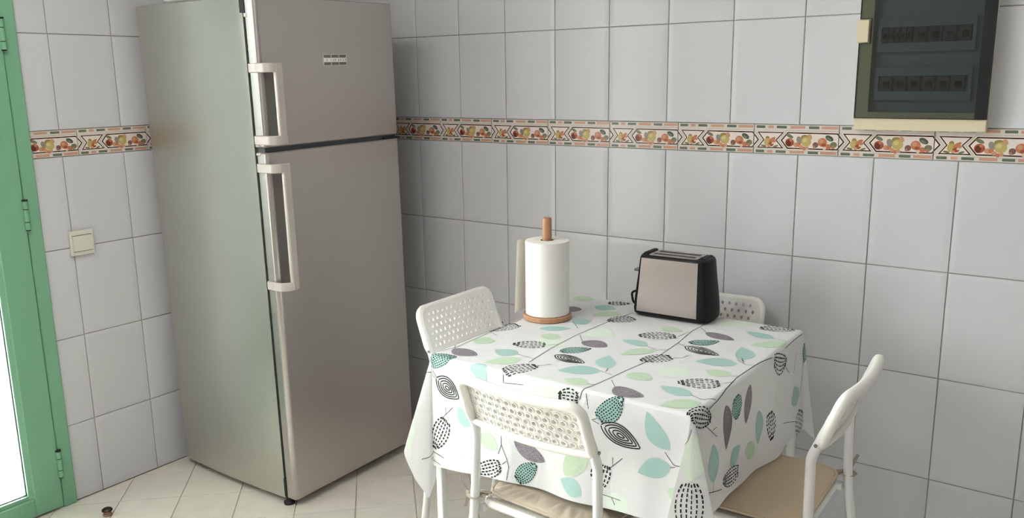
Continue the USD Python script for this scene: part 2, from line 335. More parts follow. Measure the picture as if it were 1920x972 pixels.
# -- floor: square tiles laid diagonally
fl = thing('floor', 'pale beige floor of square tiles laid diagonally', 'floor', kind='structure')
obj('floor_bed', cbox((-.15, FY - .15, -.1), (RX + .15, .15, -.004), .001), floor_grout_m, fl)
FT = .297 / math.sqrt(2)
room = sg.box(0.001, FY, RX, -.001); far = []
p0, q0 = -.146 / math.sqrt(2), 1.309 / math.sqrt(2); g = .0016
for i in range(-30, 30):
    for j in range(-30, 30):
        a0, a1, b0, b1 = p0 + i * FT + g, p0 + (i + 1) * FT - g, q0 + j * FT + g, q0 + (j + 1) * FT - g
        c = [((p + q) / math.sqrt(2), (p - q) / math.sqrt(2)) for p, q in ((a0, b0), (a1, b0), (a1, b1), (a0, b1))]
        t = sg.Polygon(c).intersection(room)
        if t.is_empty or t.area < 4e-4 or not isinstance(t, sg.Polygon): continue
        n = shapely.geometry.polygon.orient(t); rim = np.array(n.exterior.coords)[:-1]; inner = np.array(sg.Polygon(rim).buffer(-.0012, join_style=2).exterior.coords)[:-1]
        inner = np.array([inner[np.argmin(np.hypot(*(inner - r).T))] for r in rim])
        m = len(rim); v = np.vstack([np.c_[rim, np.full(m, -.006)], np.c_[rim, np.full(m, -.0010)], np.c_[inner, np.zeros(m)]])
        f = []
        for k in range(2):
            for r in range(m):
                s = (r + 1) % m; f += [[k * m + r, k * m + s, k * m + m + s], [k * m + r, k * m + m + s, k * m + m + r]]
        f += [[2 * m, 2 * m + r, 2 * m + r + 1] for r in range(1, m - 1)]
        cx, cy = n.centroid.x, n.centroid.y
        if cx < 2.9 and cy > -2.3: obj('floor_tile', (v, np.array(f)), floor_m, fl, smooth=False)
        else: far.append(trimesh.Trimesh(v, f, process=False))
tag(obj('far_floor_tiles', cat_(far), floor_m, fl, smooth=False), kind='stuff')

# -- green glazed door in the left wall, and a pale terrace outside, placed to show white through the glass
dr = thing('door_1', 'green painted metal door with a large glass pane at the left edge', 'door', kind='structure')
Y1 = -2.24
obj('door_frame', cbox((-.07, -1.3085, 0), (.014, DOOR_Y - .0005, 2.12), .0025), green_m, dr)
obj('door_frame', cbox((-.07, Y1, 0), (.014, Y1 + .045, 2.12), .0025), green_m, dr)
obj('door_frame', cbox((-.07, Y1 + .045, 2.072), (.014, -1.3085, 2.12), .0025), green_m, dr)
lf = cbox((-.05, -1.405, .008), (.018, -1.3115, 2.068), .003)
stile = obj('door_stile', lf, green_m, dr)
obj('door_stile', cbox((-.05, Y1 + .048, .008), (.018, Y1 + .142, 2.068), .003), green_m, dr)
obj('door_rail', cbox((-.05, Y1 + .142, .008), (.0176, -1.405, .072), .003), green_m, dr)
obj('door_rail', cbox((-.05, Y1 + .142, 1.98), (.0176, -1.405, 2.068), .003), green_m, dr)
for a, b in (((-1.419, .072), (-1.405, 1.98)), ((Y1 + .142, .072), (Y1 + .156, 1.98)), ((Y1 + .156, .072), (-1.419, .086)), ((Y1 + .156, 1.966), (-1.419, 1.98))):
    obj('glazing_bead', hull([(x, y, z) for x in (-.03, .006) for y in (a[0], b[0]) for z in (a[1], b[1])] + [(.013, (a[0] if a[0] < -2 else b[0]), z) for z in (a[1], b[1])]), green_m, dr)
    obj('pane_seal', cbox((-.012, a[0] - .002, a[1] - .002), (-.006, b[0] + .002, b[1] + .002), .0005), dark_m, dr)
obj('glass_pane', cbox((-.022, Y1 + .15, .080), (-.016, -1.412, 1.972), .0005), glass_m, dr)
for zc in (.167, 1.629, 1.05):
    hs = zc - .047
    for z0, z1 in ((hs, hs + .024), (hs + .0265, hs + .0665), (hs + .069, hs + .094)):
        m = trimesh.creation.cylinder(.0088, z1 - z0, sections=16); m.apply_translation((.021, -1.310, (z0 + z1) / 2)); obj('hinge_knuckle', m, green_m, dr)
    m = trimesh.creation.cylinder(.0072, .101, sections=12); m.apply_translation((.021, -1.310, zc)); obj('hinge_pin', m, dark_m, dr)
    m = trimesh.creation.cylinder(.0093, .004, sections=16); m.apply_translation((.021, -1.310, zc + .051)); obj('hinge_cap', m, dark_m, dr)
hp = tube(round_path([(.018, Y1 + .1, 1.02), (.06, Y1 + .1, 1.02), (.06, Y1 + .21, 1.02)], .02), .008)
obj('door_handle', hp, handle_m, dr)
obj('threshold', cbox((-.15, Y1, -.004), (-.0, DOOR_Y, .006), .002), terrace_m, dr)
tg = obj('terrace', cbox((-4.2, -6.0, -.12), (-.152, 1.5, -.02), .002), terrace_m)
tag(tg, 'pale terrace floor outside, placed to show bright white through the door glass', 'terrace', kind='structure')
tp = obj('terrace_parapet', cbox((-3.6, -6.0, -.02), (-3.4, 1.5, 1.0), .01), terrace_m)
tag(tp, 'white terrace parapet outside, placed to show bright through the door glass', 'parapet', kind='structure')

# ------------------------------------------------------------------ fridge (stands a little out of plumb)
fr = thing('fridge', 'tall silver two-door fridge with pale grey handles, standing in the corner', 'fridge', (.060, -.845, 0))
UsdGeom.Xformable(fr).AddRotateXOp().Set(.91)
FW, FH, FD = .615, 1.735, .590
bulge = [(FD * t, -.0090 * (1 - (2 * t - 1)**2)) for t in np.linspace(0, 1, 25)]      # the side sheet bellies a little
body = sg.Polygon(bulge + [(FD, FW), (0, FW)])
def slab(poly, z0, z1, c=.002):
    """upright slab over a plan outline, its top and bottom edges chamfered"""
    poly = sg.polygon.orient(poly); o = np.array(poly.exterior.coords)[:-1]
    i = np.array(poly.buffer(-c, join_style=2).exterior.coords)[:-1]; i = np.array([i[np.argmin(np.hypot(*(i - p).T))] for p in o])
    n = len(o); v = np.vstack([np.c_[i, np.full(n, z0)], np.c_[o, np.full(n, z0 + c)], np.c_[o, np.full(n, z1 - c)], np.c_[i, np.full(n, z1)]])
    f = []
    for k in range(3):
        for a in range(n):
            b = (a + 1) % n; f += [[k * n + a, k * n + b, k * n + n + b], [k * n + a, k * n + n + b, k * n + n + a]]
    tv, tf = trimesh.creation.triangulate_polygon(sg.Polygon(i), engine='earcut')
    idx = np.array([np.argmin(np.hypot(*(i - p).T)) for p in tv]); tf = idx[np.asarray(tf)]
    f = np.vstack([f, tf + 3 * n, tf[:, ::-1]]); m = trimesh.Trimesh(v, f, process=False); m.fix_normals(); return m
obj('body', slab(body, .022, FH, .003), side_m, fr)
def door_plan(r=.016):
    d = sg.box(FD + .012, 0.0005, .647, FW - .0005)
    return sg.polygon.orient(d.buffer(-r).buffer(r, quad_segs=6).union(sg.box(FD + .012, .0005, .625, FW - .0005)))
ZG0, ZG1 = 1.2475, 1.2630
for nm, z0, z1, lab in (('door', ZG1, FH - .001, 'upper freezer door with a logo plate'), ('door', .026, ZG0, 'tall lower door')):
    d = obj(nm, slab(door_plan(), z0, z1, .004), steel_m, fr, smooth=35); tag(d, lab)
    lo, hi = (1.262 + .012, 1.528) if z0 > 1 else (.793, 1.212)
    gr = obj('grip_recess', rbox((.636, .014, lo + .012), (.6485, .062, hi - .012), .004), recess_m, d)  # raised dark strip behind the handle, in place of a hollow
    br = round_path([(FD + .016, -.0045, 0), (.632, -.0055, 0), (.672, -.001, 0), (.690, .018, 0), (.690, .052, 0)], .03, 8)
    h = []
    for zc in (lo + .014, hi - .014):                              # the two curved ends, then the upright bar
        st = []
        t = np.gradient(br, axis=0); t /= np.linalg.norm(t, axis=1, keepdims=True); nn = np.c_[-t[:, 1], t[:, 0], 0 * t[:, 0]]
        hh, tt = .0145, .0045
        prof = [(-tt, -hh + .002), (-tt + .002, -hh), (tt - .002, -hh), (tt, -hh + .002), (tt, hh - .002), (tt - .002, hh), (-tt + .002, hh), (-tt, hh - .002)]
        v = np.array([[p + nn[k] * a + np.array([0, 0, zc + b]) for a, b in prof] for k, p in enumerate(br)]).reshape(-1, 3)
        n, s = len(br), len(prof); f = []
        for k in range(n - 1):
            for a in range(s):
                b = (a + 1) % s; f += [[k * s + a, k * s + b, (k + 1) * s + b], [k * s + a, (k + 1) * s + b, (k + 1) * s + a]]
        f += [[0, a + 1, a] for a in range(1, s - 1)] + [[(n - 1) * s, (n - 1) * s + a, (n - 1) * s + a + 1] for a in range(1, s - 1)]
        m = trimesh.Trimesh(v, f, process=False); m.fix_normals(); h.append(m)
    hd = obj('handle_bar', rbox((.679, .0250, lo), (.696, .0555, hi), .006, 4), handle_m, d, smooth=40)
    for m in h: obj('handle_end', m, handle_m, d, smooth=40)
obj('gasket', cbox((FD - .002, .006, .035), (FD + .014, FW - .006, FH - .012), .001), dark_m, fr)
obj('gap_liner', cbox((FD + .01, .006, ZG0 - .004), (.634, FW - .006, ZG1 + .004), .001), gasket_m, fr)
obj('hinge', cbox((FD + .004, FW - .075, ZG0 + .001), (.643, FW - .012, ZG0 + .008), .001), dark_m, fr)
obj('hinge_cover', cbox((FD - .012, -.0022, FH - .052), (FD + .012, .03, FH - .001), .001), dark_m, fr)
obj('corner_cap', rbox((FD + .004, -.0022, FH - .066), (FD + .02, .012, FH - .052), .004), handle_m, fr)
for z in (ZG1 + .001, ZG0 - .011):
    obj('corner_cap', rbox((FD + .006, -.002, z), (FD + .030, .012, z + .010), .004), handle_m, fr)
obj('hinge_cover', cbox((FD - .002, -.0018, .03), (FD + .011, .02, .10), .001), dark_m, fr)
for x, y in ((FD + .004, .012), (FD - .02, FW - .04), (.05, .04), (.05, FW - .04)):
    up = -y * math.sin(math.radians(.91))
    obj('foot', lathe([(0, up), (.019, up), (.020, up + .008), (.012, up + .012), (.008, .03), (0, .03)], (x, y, 0), 20), dark_m, fr)
# logo plate: a pale frame of three by three cells, dark marks in the middle row
lp = obj('logo_plate', cbox((.6468, .264, 1.516), (.6486, .374, 1.556), .0006), handle_m, fr)
cells = []
for r, z in enumerate((1.5195, 1.5440)):
    for k in range(3): cells.append(cbox((.6485, .2685 + k * .0352, z), (.6489, .2990 + k * .0352, z + .0085), .0001))
obj('logo_cell', cat_(cells), recess_m, lp)
obj('logo_band', cat_([cbox((.6485, .2675 + k * .0352, 1.5295), (.6489, .3000 + k * .0352, 1.5425), .0001) for k in range(3)]), white_m, lp)
marks = []
for s, w, k in ((.279, .005, 0), (.3090, .005, 1), (.3175, .005, 2), (.3320, .005, 1), (.3420, .004, 2), (.3520, .006, 0), (.3635, .004, 1)):
    sh = ([(0, 1), (1, 1), (.4, .5), (1, .1), (0, 0)], [(0, 0), (.5, 1), (1, 0)], [(0, 1), (.5, 0), (1, 1)])[k]
    marks.append(tube([(.6491, s + a * w, 1.5325 + b * .0076) for a, b in sh], .0007, 4))
obj('logo_mark', cat_(marks), gasket_m, lp)

tw = thing('folded_towel', 'white folded cloth lying on top of the fridge, just showing over its edge', 'towel', (.06, -.865, FH + .0035))
def pillow(w, d, h, n=28, p=4, wr=.0, seed=0, sag=0):
    x, y = np.meshgrid(np.linspace(-1, 1, n), np.linspace(-1, 1, n))
    x, y = np.sign(x) * abs(x)**.8, np.sign(y) * abs(y)**.8
    e = np.clip(1 - np.abs(x)**p, 0, 1)**.5 * np.clip(1 - np.abs(y)**p, 0, 1)**.5
    k = 1 - .10 * np.abs(x * y)**6
    P = np.stack([x * w / 2 * k, y * d / 2 * k, 0 * x], -1)
    nz = meshkit.fbm(np.stack([P[..., 0] * 14 + seed, P[..., 1] * 14, 0 * x], -1), 3, seed) - .5
    top, bot = P.copy(), P.copy()
    top[..., 2] = h / 2 * e + wr * nz * e; bot[..., 2] = -h / 2 * e
    i = np.arange(n * n).reshape(n, n); q = np.stack([i[:-1, :-1], i[:-1, 1:], i[1:, 1:], i[1:, :-1]], -1).reshape(-1, 4)
    f = np.vstack([q[:, [0, 1, 2]], q[:, [0, 2, 3]]])
    m = trimesh.Trimesh(np.vstack([top.reshape(-1, 3), bot.reshape(-1, 3)]), np.vstack([f, f[:, ::-1] + n * n])); m.merge_vertices(); return m
for k in range(2):
    obj('fold', xf(pillow(.30 - .01 * k, .34, .022, p=8, wr=.006, seed=4 + k), trimesh.transformations.translation_matrix((.245, .19, .012 + .02 * k))), towel_m, tw, smooth=True)

# ------------------------------------------------------------------ fuse box on the wall
fb = thing('fuse_box', 'cream fuse box with smoked see-through door, high on the tiled wall at right', 'fuse box', (0, 0, 0))
bx0, bx1, bz0, bz1 = 2.2905, 2.6270, 1.3125, 1.915
ring = sg.box(bx0, bz0, bx1, bz1).difference(sg.box(bx0 + .035, bz0 + .05, bx1 - .030, bz1 - .05))
def wall_extrude(poly, y0, y1):                                     # poly in (x, z), from depth y0 to y1
    m = extrude(poly, abs(y1 - y0)); v = m.vertices.copy()
    return trimesh.Trimesh(np.c_[v[:, 0], max(y0, y1) - v[:, 2], v[:, 1]], m.faces[:, ::-1], process=False)
obj('case', wall_extrude(ring, -.0005, -.034), cream_m, fb)
obj('back_panel', cbox((bx0 + .03, -.004, bz0 + .04), (bx1 - .025, -.001, bz1 - .04), .0005), box_grey_m, fb)
obj('case_joint', cbox((bx1 - .0335, -.0350, bz0 + .002), (bx1 - .001, -.0335, bz0 + .030), .0006), cream_m, fb)
notch = sg.box(bx0 - .01, 1.5535, bx0 + .0285, 1.6185)
dp = sg.box(bx0 - .0005, bz0 + .0325, bx1 + .001, bz1 - .008).difference(notch)
obj('smoked_door', wall_extrude(dp, -.036, -.0385), smoke_m, fb)
edge = dp.difference(dp.buffer(-.0016, join_style=2))
obj('door_edge', wall_extrude(edge, -.0348, -.0392), dark_m, fb)
obj('side_rail', cbox((bx1 - .030, -.0345, bz0 + .034), (bx1 - .0005, -.0338, bz1 - .01), .0002), gasket_m, fb)
obj('latch_tab', rbox((bx0 - .006, -.046, 1.556), (bx0 + .0255, -.030, 1.616), .002), cream_m, fb)
for z, xs, ws in ((1.572, [2.348, 2.3635, 2.379, 2.3945, 2.410, 2.434, 2.4705, 2.507, 2.543], [.0145] * 5 + [.027] * 4), (1.440, [2.352, 2.388, 2.4245, 2.461, 2.4975, 2.534], [.030] * 6)):
    obj('rail_cover', wall_extrude(sg.box(2.335, z - .045, 2.580, z + .045).difference(sg.box(2.3445, z - .020, 2.572, z + .022)), -.012, -.018), box_grey_m, fb)
    for x, w in zip(xs, ws):
        b = obj('breaker', cbox((x, -.019, z - .0195), (x + w, -.004, z + .0215), .001), breaker_m, fb)
        obj('toggle', hull([(x + w * a, y, z + dz) for a in (.22, .78) for y, dz in ((-.0185, -.009), (-.0185, .008), (-.0265, -.011), (-.0265, -.004))]), toggle_m, b)

# ------------------------------------------------------------------ light switch, door stop
sw = thing('light_switch', 'ivory light switch with one wide rocker on the tiles beside the green door', 'switch', (0, 0, 0))
obj('switch_plate', rbox((.0016, -1.174, .8865), (.0125, -1.0905, .9735), .003), switch_m, sw)
k = obj('rocker', hull([(x, y, z) for y in (-1.166, -1.0985) for x, z in ((.010, .9015), (.0150, .9015), (.0172, .930), (.0155, .9555), (.010, .9555))]), switch_m, sw, smooth=15)
for z in (.8998, .9560): obj('rocker_gap', cbox((.0115, -1.167, z), (.0132, -1.0975, z + .0014), .0002), gasket_m, sw)
ds = thing('door_stop', 'small brown floor door stop with a dark bronze domed cap', 'door stop', (.196, -1.252, 0))
obj('stop_body', lathe([(0, 0), (.0155, 0), (.0155, .004), (.013, .006), (.013, .019), (0, .019)], (0, 0, 0), 28), brown_m, ds)
obj('stop_cap', lathe([(0, .018), (.0175, .018), (.0180, .0205), (.0165, .0235), (.0120, .0265), (.0065, .0282), (0, .0288)], (0, 0, 0), 32), bronze_m, ds, smooth=50)

# ---- the cloth's drape: flat cloth coordinates (u, v) -> point in the room
TX0, TX1, TY0, TY1, TZ = 1.485, 2.243, -0.990, -0.224, 0.7515
CR = 0.011
CLOTH_QUAD = dict(fl=(TX0 - .215, TY0 - .330), fr=(TX1 + .245, TY0 - .262), br=(TX1 + .300, TY1 + .12), bl=(TX0 - .22, TY1 + .12))
FOLDS = {  # (angle, push away along x, push away along y) per metre of hang
    'fl': [(0, .07, .0), (15, .11, .05), (26, .20, .14), (38, .22, .20), (50, .10, .15), (58, -.02, .08), (72, -.03, .02), (82, .0, .03), (90, .0, .045)],
    'fr': [(0, .05, .0), (10, .13, .01), (22, .25, .02), (40, .06, .13), (58, -.14, .17), (74, -.09, .09), (90, .0, .045)],
    'br': [(0, .05, .0), (12, .09, .01), (24, .15, .02), (45, .10, .02), (70, .02, .02), (90, .0, .02)],
    'bl': [(0, .07, .0), (25, .12, .08), (45, .15, .15), (70, .05, .06), (90, .0, .03)]}
def _catmull(x, xs, ys):
    from scipy.interpolate import PchipInterpolator
    return PchipInterpolator(xs, ys)(x)
def drape(u, v):
    u, v = np.broadcast_arrays(np.asarray(u, float), np.asarray(v, float))
    x0, x1, y0, y1 = TX0 + CR, TX1 - CR, TY0 + CR, TY1 - CR
    px, py = np.clip(u, x0, x1), np.clip(v, y0, y1)
    du, dv = u - px, v - py
    r = np.hypot(du, dv)
    au, av = np.abs(du), np.abs(dv)
    phi = np.degrees(np.arctan2(av, au))
    su, sv = np.where(u < (x0 + x1) / 2, -1., 1.), np.where(v < (y0 + y1) / 2, -1., 1.)
    Dx, Dy = np.zeros_like(u), np.zeros_like(u)
    for key, sx, sy in (('fl', -1, -1), ('fr', 1, -1), ('br', 1, 1), ('bl', -1, 1)):
        m = (su == sx) & (sv == sy)
        k = np.array(FOLDS[key])
        Dx[m] = _catmull(phi[m], k[:, 0], k[:, 1]) * sx
        Dy[m] = _catmull(phi[m], k[:, 0], k[:, 2]) * sy
    # the straight sides: the corner values blend, soft ripples between
    tx, ty = np.clip((px - x0) / (x1 - x0), 0, 1), np.clip((py - y0) / (y1 - y0), 0, 1)
    ws, wt = np.sin(np.pi * tx), np.sin(np.pi * ty)
    side_y, side_x = (au < 1e-9) & (av > 0), (av < 1e-9) & (au > 0)
    f = np.where(v < 0.5 * (y0 + y1), .045, .03)
    rip = .030 * ws * np.sin(11 * tx + .6) + .018 * ws * np.sin(23 * tx)
    Dy = np.where(side_y, sv * (f + rip), Dy)
    Dx = np.where(side_y, 0.0, Dx)
    f = np.where(u < 0.5 * (x0 + x1), .07, .05)
    rip = .035 * wt * np.sin(10 * ty + 1.0) + .018 * wt * np.sin(21 * ty)
    Dx = np.where(side_x, su * (f + rip), Dx)
    Dy = np.where(side_x, 0.0, Dy)
    th = np.minimum(r / CR, np.pi / 2)
    rest = np.maximum(r - CR * np.pi / 2, 0)
    n = np.where(r > 0, r, 1)
    ex, ey = du / n, dv / n
    down = np.sqrt(np.clip(1 - Dx**2 - Dy**2, 0, 1))
    X = px + ex * CR * np.sin(th) + rest * Dx
    Y = py + ey * CR * np.sin(th) + rest * Dy
    Z = TZ - CR * (1 - np.cos(th)) - rest * down
    return np.stack([X, Y, Z], -1)
def drape_normal(u, v, e=1e-4):
    n = np.cross(drape(u + e, v) - drape(u - e, v), drape(u, v + e) - drape(u, v - e))
    return n / np.maximum(np.linalg.norm(n, axis=-1, keepdims=True), 1e-12)

LEAVES = [
 ('D', 1.5103, -0.9171, 1.6004, -0.9290, 0.0575),
 ('K', 1.5278, -0.6286, 1.4901, -0.7314, 0.0602),
 ('P', 1.5067, -0.8266, 1.5643, -0.8035, 0.0640),
 ('A', 1.6841, -0.8606, 1.6100, -0.8619, 0.0590),
 ('G', 1.7149, -0.8863, 1.6510, -0.9586, 0.0572),
 ('K', 1.7066, -0.7516, 1.6196, -0.7951, 0.0600),
 ('T', 1.4836, -1.0140, 1.5652, -0.9703, 0.0460),
 ('K', 1.7322, -0.9938, 1.7803, -0.9044, 0.0619),
 ('A', 1.6278, -0.9879, 1.6790, -1.0228, 0.0460),
 ('D', 1.7682, -0.6688, 1.8505, -0.6759, 0.0624),
 ('R', 1.7639, -0.7815, 1.8223, -0.7108, 0.0510),
 ('L', 1.7695, -0.8092, 1.8708, -0.8249, 0.0494),
 ('A', 1.9336, -0.8542, 1.8419, -0.9084, 0.0640),
 ('A', 1.9390, -0.8273, 1.8906, -0.7367, 0.0504),
 ('G', 1.9542, -0.9511, 1.8887, -0.9517, 0.0472),
 ('P', 1.9989, -0.8336, 2.0675, -0.8432, 0.0563),
 ('A', 1.6415, -0.5232, 1.6821, -0.4762, 0.0640),
 ('D', 1.5364, -0.4059, 1.5959, -0.3886, 0.0640),
 ('A', 1.6103, -0.3295, 1.6808, -0.3209, 0.0640),
 ('G', 1.7193, -0.3573, 1.6543, -0.4279, 0.0565),
 ('G', 1.6380, -0.6806, 1.6993, -0.6716, 0.0544),
 ('A', 1.5987, -0.6302, 1.6759, -0.5796, 0.0475),
 ('P', 1.4867, -0.2643, 1.5620, -0.2558, 0.0640),
 ('K', 1.6207, -0.2730, 1.6859, -0.2337, 0.0460),
 ('K', 1.7807, -0.3799, 1.7267, -0.4557, 0.0640),
 ('D', 2.0166, -0.9304, 2.1043, -0.9522, 0.0582),
 ('K', 1.9572, -1.0110, 1.8952, -1.0134, 0.0460),
 ('T', 2.0044, -1.0468, 2.0682, -0.9807, 0.0516),
 ('L', 2.0149, -1.0588, 2.1217, -1.0923, 0.0493),
 ('L', 1.5097, -1.0460, 1.5909, -1.0875, 0.0565),
 ('A', 1.6310, -1.1549, 1.5856, -1.1126, 0.0460),
 ('K', 1.5480, -1.1500, 1.5030, -1.2470, 0.0560),
 ('G', 1.6584, -1.1706, 1.7174, -1.1983, 0.0460),
 ('D', 1.7654, -1.1553, 1.8603, -1.1935, 0.0460),
 ('K', 1.7301, -1.2336, 1.6342, -1.2766, 0.0460),
 ('T', 1.7737, -1.2684, 1.8326, -1.2085, 0.0460),
 ('P', 1.9779, -1.1334, 1.9228, -1.2064, 0.0569),
 ('A', 1.9733, -1.2442, 1.9110, -1.2202, 0.0460),
 ('K', 2.0321, -1.1497, 2.0183, -1.2186, 0.0491),
 ('K', 1.9687, -0.4845, 1.8700, -0.5375, 0.0640),
 ('A', 1.9369, -0.6094, 1.8531, -0.5932, 0.0464),
 ('G', 1.9717, -0.6277, 1.9129, -0.7133, 0.0479),
 ('K', 2.0336, -0.6528, 1.9795, -0.7294, 0.0570),
 ('G', 1.8905, -0.4227, 1.9606, -0.4320, 0.0481),
 ('D', 2.0185, -0.4017, 2.1131, -0.4307, 0.0490),
 ('R', 2.0165, -0.5217, 2.0822, -0.4597, 0.0504),
 ('L', 2.0229, -0.5527, 2.1311, -0.5778, 0.0530),
 ('A', 2.1924, -0.5793, 2.1540, -0.4771, 0.0502),
 ('A', 2.1995, -0.3577, 2.1100, -0.3308, 0.0472),
 ('G', 2.2372, -0.3650, 2.1653, -0.4508, 0.0524),
 ('K', 2.2182, -0.2291, 2.1289, -0.2823, 0.0608),
 ('K', 2.2541, -0.4872, 2.2856, -0.3797, 0.0584),
 ('A', 2.1941, -0.6143, 2.0975, -0.6530, 0.0640),
 ('G', 2.2142, -0.7022, 2.1471, -0.7033, 0.0509),
 ('K', 2.2186, -0.7694, 2.1264, -0.8218, 0.0640),
 ('A', 2.1904, -0.8826, 2.1046, -0.8658, 0.0501),
 ('G', 2.2265, -0.9120, 2.1567, -0.9793, 0.0544),
 ('K', 2.2356, -0.9978, 2.2792, -0.8946, 0.0517),
 ('A', 2.1906, -1.0770, 2.1318, -1.0009, 0.0460),
 ('A', 2.1951, -1.1156, 2.1154, -1.1504, 0.0465),
 ('P', 2.1904, -1.1759, 2.3023, -1.1776, 0.0460),
 ('M', 2.2753, -0.8073, 2.3873, -0.8055, 0.0553),
 ('T', 2.2711, -0.7443, 2.3343, -0.7354, 0.0624),
 ('D', 2.2710, -0.6522, 2.3652, -0.6799, 0.0509),
 ('A', 2.3602, -0.5889, 2.4513, -0.5921, 0.0460),
 ('K', 2.3821, -0.5294, 2.4653, -0.5193, 0.0512),
 ('A', 2.4327, -0.8921, 2.3419, -0.8860, 0.0640),
 ('A', 2.4420, -0.7740, 2.4081, -0.7166, 0.0460),
 ('P', 2.4631, -0.6110, 2.4369, -0.6824, 0.0460),
 ('K', 2.4697, -0.7184, 2.4573, -0.8297, 0.0460),
 ('K', 2.3460, -1.0770, 2.4520, -1.1660, 0.0780),
 ('K', 2.4647, -0.2527, 2.5353, -0.2897, 0.0640),
 ('A', 2.4433, -0.2953, 2.3830, -0.3095, 0.0640),
 ('T', 2.2726, -0.2154, 2.3331, -0.2291, 0.0460),
 ('W', 1.7996, -0.9970, 1.9384, -0.9954, 0.0500),
 ('W', 1.7233, -0.5711, 1.8183, -0.5834, 0.0850),
 ('W', 2.0420, -0.7504, 2.1347, -0.7640, 0.0820),
 ('W', 1.5436, -1.2416, 1.6412, -1.2076, 0.0623),
 ('W', 1.3394, -1.0994, 1.2826, -1.1813, 0.0500),
 ('W', 2.2826, -1.0010, 2.3466, -1.0868, 0.0850),
 ('W', 2.3272, -0.4617, 2.4242, -0.4307, 0.0850),
 ('W', 1.6647, -0.7325, 1.7526, -0.7324, 0.0825),
 ('W', 1.6666, -1.0524, 1.5614, -1.0989, 0.0552),
 ('W', 2.0972, -1.2390, 2.0278, -1.2385, 0.0551),
 ('W', 2.0223, -0.3101, 2.0995, -0.2139, 0.0767),
]
